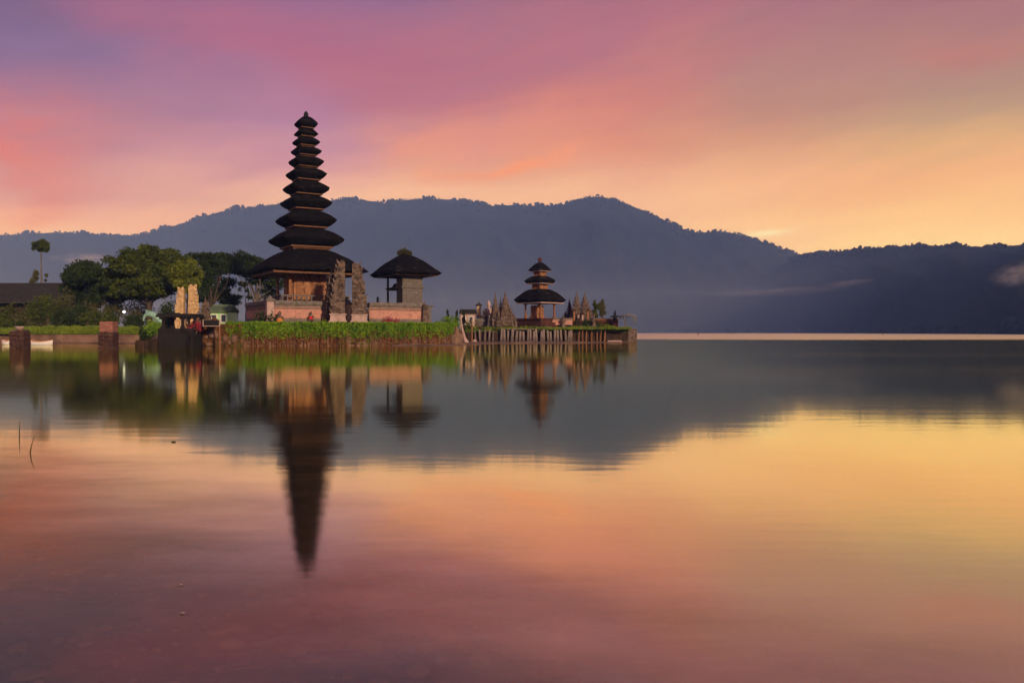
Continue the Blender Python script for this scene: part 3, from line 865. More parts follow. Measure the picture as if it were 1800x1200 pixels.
def shrub(loc, r, label, lm='leaf_mid', seed=1, dens=60, ls=0.10, name='shrub', nclump=5, hs=0.8, group=None, stem=True):
    o = thing(name, loc, 0, label, 'shrub', group)
    rr = random.Random(seed); rs = np.random.RandomState(seed)
    cl = [(rr.uniform(-.5, .5)*r, rr.uniform(-.35, .35)*r, r*hs*rr.uniform(0.45, 0.95), r*rr.uniform(.35, .6), r*rr.uniform(.35, .6), r*hs*rr.uniform(.32, .55)) for _ in range(nclump)]
    P = clump_points(cl, dens/max(0.15, r*r)*0.5, rs, 0.25)
    P[:, 2] = np.maximum(P[:, 2], 0.03)
    quads_mesh('foliage', leaf_quads(P, ls, rs), M[lm], o)
    if stem:
        g = MB()
        for c_ in cl:
            g.tube([(c_[0]*0.2, c_[1]*0.2, -0.15), (c_[0]*0.6, c_[1]*0.6, c_[2]*0.5), (c_[0], c_[1], c_[2])], [r*0.06, r*0.045, r*0.02], 5)
        g.build('stem', M['bark'], o)
    return o
shrub((*wall_pos(8.9, 0.55), ISLE_Z-0.1), 0.75, 'low red flowering shrub at the foot of the wall before the pavilion', 'flower', 31, 60, 0.09)
shrub((*wall_pos(-0.5, 1.0), ISLE_Z-0.1), 1.0, 'low dark shrub left of the corner pillar', 'leaf_dark', 32, 60, 0.11)
shrub((*wall_pos(3.7, 1.0), ISLE_Z-0.2), 0.7, 'small green shrub left of the red draped statue', 'leaf_lime', 33, 60, 0.09)

# --- thatched pavilion with a stone tower base
PD = 65.0
pv = thing('pavilion', (X(712, PD), PD, ISLE_Z), ROT, 'open thatched pavilion with one grey walled bay and a raised loft', 'pavilion')
def pz(py, d=PD): return Z(py, d)-ISLE_Z
g = MB()
thatch_roof(g, 2.12, 2.95, pz(449), pz(482), pz(486.5), 0.14, 0.82, 77, 1.3)
rf = g.build('roof', M['thatch_worn'], pv)
f = MB()
zc = pz(485.5)
for s in (-1, 1):
    f.box((0, s*2.36, zc), (3.52, 0.12, 0.13)); f.box((s*1.70, 0, zc), (0.12, 4.6, 0.13))
for q in np.linspace(-1.8, 1.8, 9): f.box((0, q, zc+0.10), (3.3, 0.07, 0.07))
f.build('eave_frame', M['wood'], rf)
g = MB(); g.box((0, 0, pz(449)), (0.5, 1.3, 0.24), 0, 0.8); g.build('ridge_cap', M['thatch'], rf)
rs = np.random.RandomState(5)
P = clump_points([(-0.1, 0.3, pz(447)+0.12, 0.35, 0.5, 0.30), (0.1, -0.4, pz(447), 0.30, 0.3, 0.28), (0, 0.1, pz(443), 0.18, 0.2, 0.32)], 500, rs, 0.1)
quads_mesh('ridge_ferns', leaf_quads(P, 0.10, rs), M['leaf_olive'], rf)
g = MB(); z0 = pz(537)
g.box((0, 0, z0/2), (2.9, 3.8, z0)); g.box((0, 0, z0-0.08), (3.15, 4.05, 0.14)); g.build('platform', M['stone_grey'], pv)
g = MB()
zl = pz(506.5)
g.box((0, -1.0, (z0+pz(487))/2), (1.72, 1.0, pz(487)-z0)); g.box((0, -1.0, zl), (1.98, 1.22, 0.14)); g.box((0, -1.0, z0+0.12), (1.9, 1.15, 0.22)); g.box((0, -1.0, pz(487)-0.10), (1.86, 1.12, 0.12))
bay = g.build('walled_bay', M['stone_grey'], pv)
g = MB()
g.box((0, -1.507, (z0+zl)/2), (1.15, 0.03, (zl-z0)*0.62)); g.build('wall_panel', M['stone_grey'], bay)
for x_ in (-0.82, 0.82):
    for y_ in (-0.42, 1.62):
        g = MB(); g.box((x_, y_, (z0+pz(486))/2), (0.13, 0.13, pz(486)-z0)); g.box((x_, y_, z0+0.14), (0.24, 0.24, 0.26), 0, 0.8); g.build('post', M['wood_dark'], pv)
g = MB(); g.box((0, 0.6, zl), (1.9, 2.35, 0.12)); g.box((0, 0.6, zl-0.10), (1.75, 2.2, 0.09)); g.build('loft_floor', M['wood_dark'], pv)
g = MB()
g.box((0, 0.35, zl+0.22), (1.5, 1.3, 0.34), 0, 0.8); g.box((0.1, 0.1, zl+0.48), (0.9, 0.7, 0.22), 0, 0.7); g.build('loft_chest', M['black'], pv)
stepped('guardian_pillar', (*wall_pos(11.7, 0.25), ISLE_Z-0.1), ROT, Z(527, 61.5)-ISLE_Z-0.3, 0.55, 0.5, 'carved end pillar with mossy guardian figure at the right end of the brick wall', 'pillar', 'stone', 41, 6, 0.55)

# --- hedge along the waterfront
rs = np.random.RandomState(11)
hedge = thing('hedge', (X(600, 51.5), 51.5, 0), 0, 'long clipped bright green hedge along the island waterfront with dry reddish stems below', 'hedge')
hx, hy = X(600, 51.5), 51.5
def shore(px):
    return float(np.interp(px, [338, 420, 600, 720, 803], [49.5, 49.6, 51, 53, 56]))
def hedge_pts(n, px0, px1, depth, z0, z1, rs, zpow=0.8):
    px = rs.uniform(px0, px1, n)
    d0 = np.interp(px, [338, 420, 600, 720, 803], [49.5, 49.6, 51, 53, 56])
    t = rs.uniform(0, 1, n)
    top = rs.uniform(0, 1, n) < 0.35
    v = np.where(top, rs.uniform(0, depth, n), rs.exponential(0.16, n))
    # tufts of different height and reach
    w = np.array([mnoise.noise(Vector((p*0.11, 3.0, 0))) + 0.6*mnoise.noise(Vector((p*0.31, 9.0, 0))) for p in px])
    zt = z1*(1+0.05*w)
    zl = z0-0.30*np.array([max(0, mnoise.noise(Vector((p*0.17, 21.0, 0)))+0.1) for p in px])*(z0 > 0.3)*1.6
    z = np.where(top, zt-rs.exponential(0.05, n), zl+(zt-zl)*t**zpow)
    d = d0-0.35*(1-0.3*t)-0.25*w+v
    P = np.stack([(px-900)/K*d-hx, d-hy, z], axis=1)
    return P
P = hedge_pts(26000, 398, 806, 1.5, 0.55, 1.46, rs, 0.7)
# ragged lower edge, hanging lower towards the left
quads_mesh('foliage', leaf_quads(P, 0.085, rs, 0.0, 2.2), M['hedge'], hedge)
P = hedge_pts(9000, 345, 812, 0.4, 0.05, 0.85, rs, 1.0)
quads_mesh('dry_growth', leaf_quads(P, 0.085, rs, 0.0, 2.4), M['dead'], hedge)
g = MB()
rr = random.Random(4)
for k in range(230):
    px = rr.uniform(345, 808); d = shore(px)-rr.uniform(0.05, 0.55)
    x = X(px, d)-hx; y = d-hy
    g.tube([(x, y, -0.25), (x+rr.uniform(-.06, .06), y+0.05, 0.4), (x+rr.uniform(-.12, .12), y+rr.uniform(0, .2), rr.uniform(0.7, 1.1))], [0.02, 0.016, 0.008], 4)
g.build('stems', M['dead'], hedge)
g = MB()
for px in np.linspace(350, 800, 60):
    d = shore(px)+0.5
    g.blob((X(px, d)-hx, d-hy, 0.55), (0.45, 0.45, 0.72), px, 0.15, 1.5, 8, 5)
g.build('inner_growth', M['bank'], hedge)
# rough overgrown bank left of the hedge
bankp = thing('overgrown_bank', (X(380, 49.6), 49.6, 0), 0, 'rough reddish brown overgrown stone bank at the left end of the hedge', 'bank')
P = hedge_pts(7000, 341, 425, 1.2, 0.0, 1.30, np.random.RandomState(12), 0.9)+np.array([hx-X(380, 49.6), hy-49.6, 0])
mi = (np.random.RandomState(13).uniform(0, 1, len(P)) < 0.22).astype(int)
quads_mesh('dry_growth', leaf_quads(P, 0.10, rs, 0.0, 1.8), [M['dead'], M['leaf_mid']], bankp, mi)
g = MB()
for k in range(26):
    px = rr.uniform(340, 425); d = shore(px)-rr.uniform(-0.3, 0.3)
    g.blob((X(px, d)-X(380, 49.6), d-49.6, rr.uniform(0, 0.9)), (rr.uniform(.15, .35), rr.uniform(.15, .3), rr.uniform(.12, .28)), k, 0.3, 1.6, 8, 5)
g.build('rocks', [M['mud']], bankp)
shrub((X(788, 56.2), 56.2, 0.9), 0.95, 'bushy green clump rising above the right end of the hedge', 'hedge', 51, 80, 0.10)

# bare mud at the water's edge
def mud_flat(pts, z=0.035):
    slab('mud_flat', pts, z, 0.5, [M['mud'], M['mud']], 0.5)
mud_flat([pt(690,51.3), pt(745,51.0), pt(800,52.2), pt(850,58.5), pt(905,62.0), pt(985,63.0), pt(1060,65.0), pt(1112,69.0), pt(1110,72.0), pt(1000,70.2), pt(880,69.4), pt(826,68.4), pt(808,58.0), pt(760,54.4), pt(700,52.6)])
mud_flat([pt(52,62.5), pt(110,61.5), pt(180,62.5), pt(240,60.0), pt(262,59.5), pt(262,62.0), pt(200,65.2), pt(52,65.2)])

# ------------------------------------------------------------------ trees
def tree(name, px, d, ytop, ybase, zg, clumps, label, lm, seed, trunk_r=0.22, dens=70, ls=0.16, shell=0.5, bark='bark', group=None, lean=0.0, flat=0.0, crown=None, limbs=True, twigs=0):
    """clumps: (px, py, rx px, ry px) as seen from the lake, given their own depth round the trunk"""
    o = thing(name, (X(px, d), d, zg), 0, label, 'tree', group)
    rr = random.Random(seed); rs = np.random.RandomState(seed)
    s = d/K
    cl = []
    wspan = max(c[2] for c in clumps)*s
    for (cx, cy, rx, ry) in clumps:
        dy = rr.uniform(-0.9, 0.9)*wspan
        k = (d+dy)/d
        cl.append(((X(cx, d+dy)-X(px, d)), dy, Z(cy, d+dy)-zg, rx*s*k*1.12, rx*s*k*rr.uniform(0.8, 1.1), ry*s*k*1.12))
    # each clump is broken into smaller sprays
    sub = []
    for (x, y, z, rx, ry, rz) in cl:
        nsub = max(7, int(11*min(2.2, rx)))
        for _ in range(nsub):
            v = np.array([rr.gauss(0, 1) for _ in range(3)]); v /= np.linalg.norm(v)
            q = rr.uniform(0.45, 0.98)
            f = rr.uniform(0.32, 0.56)
            sub.append((x+v[0]*rx*q, y+v[1]*ry*q, z+v[2]*rz*q, rx*f, ry*f, rz*f*1.05))
    P = clump_points(sub, dens, rs, shell*0.4)
    quads_mesh('crown', leaf_quads(P, ls, rs, flat), M[lm] if isinstance(lm, str) else lm, o)
    g = MB()
    h = Z(min(c[1] for c in clumps), d)-zg
    zc = sum(c[2] for c in cl)/len(cl)
    top = (lean*h, 0, min(zc, h*0.8)) if limbs else (cl[0][0], cl[0][1], zc)
    zfork = 0.42*top[2]
    g.tube([(0, 0, -0.4), (lean*h*0.15, 0.02, zfork*0.5), (lean*h*0.4, 0, zfork), (lean*h*0.7, 0.1, (zfork+top[2])/2), top], [trunk_r*1.35, trunk_r, trunk_r*0.85, trunk_r*0.55, trunk_r*0.25], 8)
    if limbs:
        for (x, y, z, rx, ry, rz) in cl:
            st = Vector((lean*h*0.4, 0, zfork*rr.uniform(0.8, 1.3)))
            en = Vector((x, y, z))
            mid = st.lerp(en, 0.55)+Vector((rr.uniform(-.3, .3), rr.uniform(-.3, .3), -0.10*(en-st).length+0.2))
            r0 = trunk_r*0.5
            g.tube([st, mid, en], [r0, r0*0.6, r0*0.2], 6)
            for _ in range(3):
                e2 = en+Vector((rr.uniform(-1, 1)*rx*.9, rr.uniform(-1, 1)*ry*.9, rr.uniform(-.5, 1)*rz*.9))
                g.tube([mid.lerp(en, rr.uniform(.3, .9)), (mid.lerp(en, .8)).lerp(e2, .5)+Vector((0, 0, .05)), e2], [r0*0.35, r0*0.22, r0*0.08], 5)
    g.build('trunk', M[bark], o)
    return o
SZ = 1.10
tree('tree', 150, 80, 467, 545, SZ, [(150,487,34,18),(125,485,18,9),(172,497,26,22),(140,510,26,16),(190,512,24,20)], 'dark spreading tree at the left end of the grove beside the grey roof', 'leaf_dark', 1, 0.22, 70, 0.17, flat=0.05)
tree('tree', 262, 76, 433, 560, SZ, [(262,448,24,13),(225,464,30,18),(290,462,30,18),(255,478,38,22),(212,490,24,20),(305,490,28,20),(262,505,40,18),(235,515,30,14),(325,480,22,18)], 'broad tallest tree in the middle of the grove with dense rounded crown', 'leaf_mid', 2, 0.28, 75, 0.17, flat=0.0)
tree('tree', 330, 73, 458, 550, SZ, [(332,472,18,13),(322,486,22,15),(342,488,16,16),(330,500,18,12)], 'small lime green tree behind the golden split gate', 'leaf_lime', 3, 0.14, 90, 0.15)
tree('tree', 372, 84, 446, 560, SZ, [(350,456,20,9),(385,460,24,11),(362,482,16,14),(372,503,18,18),(395,497,16,10),(405,528,18,8),(395,470,14,9),(355,508,14,14),(378,515,20,10),(372,470,20,12),(410,465,14,9),(360,525,16,10)], 'dark gappy tree right of the lime green tree', 'leaf_dark', 4, 0.24, 40, 0.17, flat=0.1)
tree('tree', 452, 88, 446, 560, ISLE_Z, [(420,458,22,12),(440,464,26,12),(465,470,22,10),(415,474,18,8),(450,488,22,6),(480,486,20,8),(438,497,16,5),(476,512,16,9),(490,500,14,10),(455,478,22,8),(430,478,18,8),(465,500,14,6)], 'sparse layered tree partly hidden behind the big bottom roof of the tall tower', 'leaf_dark', 5, 0.18, 34, 0.17, flat=0.4, bark='bark_pale')
tree('sapling', 432, 86, 500, 560, ISLE_Z, [(430,508,8,5),(437,520,6,6)], 'thin bare-stemmed sapling left of the sparse layered tree', 'leaf_dark', 6, 0.06, 40, 0.14)
tree('sapling', 418, 90, 510, 560, ISLE_Z, [(416,522,8,5),(412,532,8,5)], 'slight sapling between the green lit hut and the layered tree', 'leaf_olive', 16, 0.05, 40, 0.14)
# tall thin tree with a single round tuft
tree('umbrella_tree', 75, 96, 425, 520, SZ, [(72,431,11,7),(78,435,8,7),(66,433,7,6),(73,436,9,6)], 'tall bare-stemmed tree with one small round tuft high above the grey roof', 'leaf_mid', 7, 0.16, 150, 0.16, lean=-0.03, bark='bark_pale', limbs=False)
tree('sapling', 62, 98, 475, 520, SZ, [(62,486,5,9),(57,492,5,5)], 'small leafy sapling rising behind the grey roof left of the tall tuft tree', 'leaf_olive', 8, 0.05, 80, 0.15)
tree('sapling', 81, 97, 480, 520, SZ, [(81,484,3,4),(80,492,2.5,3)], 'slender twiggy sapling behind the grey roof right of the tall tuft tree', 'leaf_olive', 9, 0.04, 60, 0.13)

# bushes on the left bank
BUSH = [(10,548,22,16,72,'leaf_mid','low green bush at the left edge of the picture under the grey roof'),
 (32,560,20,12,70,'leaf_olive','brownish bush behind the stone mooring pier with the plant'),
 (58,546,22,18,73,'leaf_mid','leafy bush before the dark gap under the grey roof'),
 (88,542,24,20,74,'leaf_mid','tall green bush in front of the right end of the grey roof'),
 (112,530,22,18,76,'leaf_olive','rounded olive bush beside the right end of the grey roof'),
 (110,556,24,14,71,'leaf_dark','dark bush in the middle of the left bank'),
 (140,550,22,16,72,'leaf_dark','dark bush in front of the small hut'),
 (168,548,20,12,74,'leaf_olive','brownish bush right of the small hut'),
 (160,558,26,12,70,'leaf_mid','wide low bush behind the red brick mooring pier'),
 (192,556,18,12,70,'leaf_mid','green bush just right of the red brick mooring pier'),
 (200,536,22,16,78,'leaf_olive','grey olive bush under the crown of the dark tree'),
 (236,557,20,10,72,'leaf_dark','dark bush below the bright lamp'),
 (246,540,26,14,79,'leaf_olive','dull bush between the lamp and the big trunks'),
 (300,542,22,12,74,'leaf_dark','dark bush at the foot of the left golden gate half'),
 (12,572,18,12,67,'leaf_mid','tufty bush on the bank beside the mooring pier with the plant'),
 (268,578,18,12,57.5,'hedge','bright green bush on the bank left of the dark landing'),
 (255,588,12,14,57.5,'leaf_dark','dark leafy bush overhanging the water left of the dark landing')]
for i, (px, py, rx, ry, d, lm, lab) in enumerate(BUSH):
    s = d/K
    zg = SZ-0.25
    zc = Z(py+ry, d)
    shrub((X(px, d), d, min(zg, zc)), rx*s*1.15, lab, lm, 60+i, 95, 0.12, 'bush', 9, (Z(py-ry, d)-min(zg, zc))/(rx*s*1.15)*0.78)

# grass on the left bank (nobody could count it)
rs = np.random.RandomState(21)
n = 34000
px = rs.uniform(-120, 262, n); d = 65.35+5.6*rs.uniform(0, 1, n)**1.6
hgt = rs.uniform(0.12, 0.42, n)*(0.7+0.6*np.array([mnoise.noise(Vector((p*0.05, q*0.7, 0))) for p, q in zip(px, d)]))
x = (px-900)/K*d
base = np.stack([x, d, np.where(d < 66.1, 0.72, 0.95)], axis=1)
up = np.stack([rs.normal(0, .09, n), rs.normal(0, .09, n), hgt+0.1], axis=1)
side = np.stack([rs.uniform(.02, .05, n), rs.normal(0, .02, n), np.zeros(n)], axis=1)
Q = np.stack([base-side, base+side, base+side*0.4+up, base-side*0.4+up], axis=1)
setp(quads_mesh('grass', Q, M['blade']), 'short bright green grass on the left bank', 'grass', None, 'stuff')
n = 16000
px = rs.uniform(822, 1108, n); d = rs.uniform(69.5, 74.5, n)
hgt = rs.uniform(0.04, 0.20, n)*(0.8+0.9*np.array([mnoise.noise(Vector((p*0.05, q*0.7, 3))) for p, q in zip(px, d)]))
x = (px-900)/K*d
base = np.stack([x, d, np.full(n, 1.10)], axis=1)
up = np.stack([rs.normal(0, .06, n), rs.normal(0, .06, n), hgt+0.08], axis=1)
side = np.stack([rs.uniform(.02, .05, n), rs.normal(0, .02, n), np.zeros(n)], axis=1)
Q = np.stack([base-side, base+side, base+side*0.4+up, base-side*0.4+up], axis=1)
setp(quads_mesh('grass', Q, M['blade']), 'short green grass on top of the piled islet', 'grass', None, 'stuff')

# ------------------------------------------------------------------ the piled islet on the right
QD = 74.0
IZ = 1.15
m3 = thing('three_tiered_shrine', (X(949, QD), QD, IZ), R(45), 'small open shrine with three stacked dark thatched roofs on the piled islet', 'shrine')
def qz(py, d=QD): return Z(py, d)-IZ
T3 = [(20.7,475,461.5,477.5),(27.5,493.5,485.5,499.5),(46,527,508.5,533.5)]
for k, (hw, yt, ytop, yb) in enumerate(T3):
    R_ = hw/K*QD/0.985
    rt = 0.14 if k == 0 else 0.38*T3[k-1][0]/hw*1.6
    ro = tower_roof(m3, R_, qz(yt), qz(ytop), qz(yb), min(rt, 0.5), M['thatch_worn'], 50+k*2.3, rb=0.80, wood='stone_pink', ex=1.4)
    if k < 2:
        hwS = (0.36, 0.46)[k]
        z0, z1 = qz(T3[k+1][2])-0.25, qz(yb)
        g = MB()
        g.box((0, 0, (z0+z1)/2), (2*hwS-0.1, 2*hwS-0.1, z1-z0))
        for s in (-1, 1):
            for t in (-1, 1): g.box((s*hwS, t*hwS, (z0+z1)/2), (0.12, 0.12, z1-z0-0.005))
            for q in (-0.4, 0.4):
                g.box((s*(hwS-0.03), q*hwS, (z0+z1)/2), (0.05, 0.16, (z1-z0)*0.8)); g.box((q*hwS, s*(hwS-0.03), (z0+z1)/2), (0.16, 0.05, (z1-z0)*0.8))
        g.build('storey', M['carved'], m3)
g = MB()
g.lathe((0, 0, qz(462.5)), [(0.12,0),(0.09,0.08),(0.16,0.16),(0.20,0.28),(0.17,0.42),(0.08,0.50),(0.02,0.55)], 10)
g.build('finial', M['stone_red'], m3)
zf = qz(560)
for (sx, sy) in ((-1,-1),(1,-1),(1,1),(-1,1)):
    g = MB(); h = qz(533)-zf
    g.box((sx*0.93, sy*0.93, zf+h/2), (0.13, 0.13, h)); g.box((sx*0.93, sy*0.93, zf+0.14), (0.24, 0.24, 0.28), 0, 0.8); g.box((sx*0.93, sy*0.93, zf+h-0.08), (0.24, 0.24, 0.12), 0, 1.2)
    g.build('post', M['wood'], m3)
g = MB(); h = qz(537)-zf
g.box((-0.18, 0.18, zf+h*0.5), (0.85, 0.85, h)); g.box((-0.18, 0.18, zf+0.12), (1.0, 1.0, 0.24))
rr = random.Random(3)
for k in range(26):
    g.box((-0.18+rr.uniform(-.4, .4), -0.26, zf+rr.uniform(.2, 1)*h*0.9), (rr.uniform(.06, .15), 0.08, rr.uniform(.08, .2)), 0, 0.7)
    g.box((-0.62, 0.18+rr.uniform(-.4, .4), zf+rr.uniform(.2, 1)*h*0.9), (0.08, rr.uniform(.06, .15), rr.uniform(.08, .2)), 0, 0.7)
g.build('inner_cell', M['carved'], m3)
g = MB()
g.box((0, 0, zf*0.30), (4.3, 4.3, zf*0.62)); g.box((0, 0, zf*0.78), (3.9, 3.9, zf*0.36)); g.box((0, 0, zf-0.05), (4.15, 4.15, 0.12))
g.build('platform', M['stone_red'], m3)

# piles along the water
rr = random.Random(12)
def front(px): return float(np.interp(px, [815, 880, 1000, 1090, 1108], [68.5, 69.5, 70.3, 71, 72.5]))-0.42
PILE_LABEL = {'a': 'pale weathered pile in the close row below the three roofed shrine',
              'b': 'thin dark pile in the row below the carved gate of the islet',
              'c': 'short greyish pile at the foot of the grey spires'}
pxs = []
px = 836
while px < 866: pxs.append((px, 'c')); px += rr.uniform(6.0, 9.0)
px = 881
while px < 1011: pxs.append((px, 'a')); px += rr.uniform(4.2, 8.5)
px = 1017
while px < 1068: pxs.append((px, 'b')); px += rr.uniform(5.0, 10.0)
for px, kd in pxs:
    d = front(px)+rr.uniform(-0.05, 0.06)
    ht = {'a': 1.14, 'b': 1.10, 'c': 1.05}[kd]+rr.uniform(-0.22, 0.06)
    r = {'a': rr.uniform(0.09, 0.15), 'b': rr.uniform(0.045, 0.085), 'c': rr.uniform(0.05, 0.10)}[kd]
    g = MB()
    lx, ly = rr.uniform(-.10, .10), rr.uniform(-.04, .04)
    ring = []
    for zz_, k_ in ((-0.5, 1.05), (0.25, 1.0), (0.7, 0.96), (ht-0.05, 0.94), (ht, 0.7)):
        ring.append([(lx*zz_+r*k_*math.cos(a*math.pi/4+.3)*(1+rr.uniform(-.07, .07)), ly*zz_+r*k_*math.sin(a*math.pi/4+.3), zz_+(rr.uniform(-.03, .03) if zz_ >= ht else 0)) for a in range(8)])
    g.loft(ring)
    o = g.build('mooring_pile', M['piles'] if kd != 'b' else M['wood'])
    o.location = (X(px, d), d, 0)
    setp(o, PILE_LABEL[kd], 'pile', {'a': 'pale piles below the shrine', 'b': 'dark piles below the islet gate', 'c': 'piles by the grey spires'}[kd])
# rail beam on the pale piles
o = thing('edge_beam', (X(946, 69.6), 69.6, 1.12), math.atan2(front(1011)-front(880), X(1011, 70)-X(880, 69.2)), 'long pale capping beam laid along the tops of the pale piles', 'beam')
g = MB(); L_ = X(1012, 69.9)-X(880, 69.2)
g.box((0, 0.05, 0), (L_, 0.22, 0.09), 0, 1, 0, 0.02); g.build('beam', M['piles'], o)
for q in (-0.33, 0.0, 0.34):
    g = MB(); g.box((q*L_, -0.08, -0.06), (0.12, 0.06, 0.28), 0, 1, 0, 0.01); g.build('cleat', M['wood_dark'], o)

def rock(loc, r, label, seed, mt='stone_grey', group=None):
    g = MB(); g.blob((0, 0, 0), r, seed, 0.30, 1.7, 12, 8)
    o = g.build('rock', M[mt]); o.location = loc
    return setp(o, label, 'rock', group)
ROCKL = ['flat dark rock on the grass under the left corner of the shrine', 'pale squat rock below the front corner of the shrine', 'rounded dark rock below the shrine platform', 'small rough rock right of the front corner of the shrine', 'low rock on the grass left of the carved islet gate']
for i, (px, w_, h_) in enumerate([(915,7,3.2),(942,9,3.8),(955,10,4.5),(966,7,3.5),(985,8,3)]):
    d = 70.9
    rock((X(px, d), d, 1.2), (w_/K*d*0.8, 0.4, h_/K*d*0.9), ROCKL[i], 20+i, 'stone_grey' if i % 2 else 'bank')
rock((X(834, 68.0), 68.0, 0.06), (0.22, 0.2, 0.18), 'small round pale boulder at the waterline between the islands', 30, 'stone_pink')
rock((X(802, 55.6), 55.6, 0.3), (0.45, 0.4, 0.75), 'tall brown boulder at the right tip of the hedged island', 31, 'mud')

# carved spires of the two islet gates
def spire(px, ytop, ybase, wpx, d, label, mt, seed, lv=9, group=None, zg=None):
    zb = Z(ybase, d) if zg is None else zg
    h = Z(ytop, d)-zb
    w_ = wpx/K*d
    o = thing('carved_spire', (X(px, d), d, zb), R(14), label, 'spire', group)
    rr = random.Random(seed)
    g = MB()
    hb = h*0.80
    for k in range(lv):
        t0, t1 = k/lv, (k+1)/lv
        f = (1-t0)**0.75*0.92+0.08
        z0, z1 = hb*t0, hb*t1
        ww = w_*f*rr.uniform(0.88, 1.12)
        g.box((0, 0, (z0+z1)/2), (ww*0.78, ww*0.78, z1-z0+0.003), 0, 0.9)
        g.box((0, 0, z1-0.12*(z1-z0)), (ww, ww, 0.22*(z1-z0)))
        for sx in (-1, 1):
            g.box((sx*ww*0.5, -ww*0.45, z1+0.05*(z1-z0)), (ww*0.24, ww*0.22, (z1-z0)*1.0), 0.4, 0.2)
            g.box((sx*ww*0.5, ww*0.45, z1+0.05*(z1-z0)), (ww*0.24, ww*0.22, (z1-z0)*1.0), 0.4, 0.2)
        for m in range(5):
            sz = rr.uniform(0.05, 0.12)
            g.box((rr.uniform(-.45, .45)*ww, -ww*0.45, rr.uniform(z0, z1)), (sz, 0.1, sz*1.4), 0, 0.6)
    g.build('carved_body', M[mt], o)
    g = MB(); g.lathe((0, 0, hb-0.04), [(w_*0.12,0),(w_*0.15,h*0.03),(w_*0.08,h*0.07),(w_*0.09,h*0.10),(w_*0.05,h*0.15),(0.008,h*0.225)], 8); g.build('pinnacle', M[mt], o)
    return o
spire(871, 514, 588, 17, 70.6, 'tall grey pointed stone spire left of the three roofed shrine, second from its group left', 'stone', 1)
spire(880, 522, 588, 12, 71.2, 'shorter grey spire standing between the two tallest spires left of the shrine', 'stone', 2)
spire(888, 512, 586, 24, 70.8, 'broad brownish stone spire closest to the left side of the three roofed shrine', 'stone', 3, 11)
spire(898, 538, 582, 14, 71.6, 'low dark stepped spire touching the shrine platform on its left', 'stone', 4, 6)
spire(861, 548, 588, 13, 70.8, 'small stepped grey spire at the left foot of the tall spires', 'stone_grey', 5, 6)
spire(1001, 524, 571, 12, 75.5, 'lower dark spire right of the shrine, leftmost of the gate spires', 'stone_red', 6, 8)
spire(1013.5, 512, 573, 20, 74.5, 'tall brown spire of the islet gate, left of its opening', 'stone', 7, 9)
spire(1028, 513, 573, 20, 74.5, 'tall brown spire of the islet gate, right of its opening', 'stone', 8, 9)
spire(1038, 540, 573, 12, 75.0, 'short carved spire at the right foot of the islet gate', 'stone', 9, 6)
for i, (px, lab) in enumerate([(1009, 'slim reddish gate post under the left gate spire'), (1016.5, 'pale gate post left of the islet gate opening'), (1024, 'pale gate post right of the islet gate opening'), (1033, 'slim reddish gate post under the right gate spire')]):
    o = thing('gate_post', (X(px, 73.4), 73.4, IZ), R(10), lab, 'post')
    g = MB(); h = Z(553 if i in (1, 2) else 547, 73.4)-IZ
    g.box((0, 0, h/2), (0.17, 0.17, h), 0, 0.9); g.box((0, 0, 0.1), (0.28, 0.28, 0.22)); g.build('shaft', M['stone_pink'] if i in (1, 2) else M['wood'], o)
    g = MB(); g.box((0, 0, h+0.03), (0.27, 0.27, 0.08)); g.box((0, 0, h+0.12), (0.14, 0.14, 0.14), 0, 0.3); g.build('cap', M['stone_red'], o)

spire(866, 530, 588, 9, 71.4, 'thin grey spire between the small stepped spire and the tall grey one', 'stone_grey', 15, 9)
spire(876, 545, 589, 11, 70.2, 'low mossy spire in front of the tall grey spires', 'stone', 16, 6)
spire(893, 528, 584, 13, 72.4, 'brownish spire behind the broad one left of the shrine', 'stone', 17, 8)
spire(904, 550, 578, 9, 72.6, 'knee high carved spire between the broad spire and the shrine platform', 'stone', 18, 5)
spire(1007, 536, 572, 12, 73.9, 'stubby carved spire in front of the left islet gate spire', 'stone', 19, 6)
spire(1020.5, 541, 572, 8, 75.6, 'thin carved spire seen inside the islet gate opening', 'stone', 20, 6)
spire(1033, 533, 572, 12, 75.8, 'middle sized spire behind the right islet gate spire', 'stone', 21, 7)
spire(994, 545, 572, 9, 76.2, 'small dark spire just right of the shrine posts', 'stone', 22, 6)
# little walls of the islet
def low_wall(px0, px1, ytop, ybase, d, label, mt, mc):
    x0, x1 = X(px0, d), X(px1, d)
    zb = Z(ybase, d); h = Z(ytop, d)-zb
    o = thing('low_wall', ((x0+x1)/2, d, zb), 0, label, 'wall')
    g = MB(); g.box((0, 0, h*0.4), (x1-x0, 0.35, h*0.8)); g.box((0, 0, h*0.08), (x1-x0+.06, 0.46, h*0.16)); g.build('wall', M[mt], o)
    g = MB(); g.box((0, 0, h*0.86), (x1-x0+0.12, 0.52, h*0.14)); g.box((0, 0, h*0.96), (x1-x0+0.02, 0.34, h*0.10)); g.build('coping', M[mc], o)
    return o
low_wall(1043, 1086, 560, 575, 76.0, 'dark red brick wall between the islet trees and the small statue', 'stone_red', 'dead')
low_wall(966, 1006, 559, 571, 72.5, 'low pale ochre wall right of the shrine platform', 'wall_pink', 'coping')
low_wall(836, 864, 560, 590, 71.6, 'grey stone wall left of the tall grey spires', 'stone_grey', 'coping')

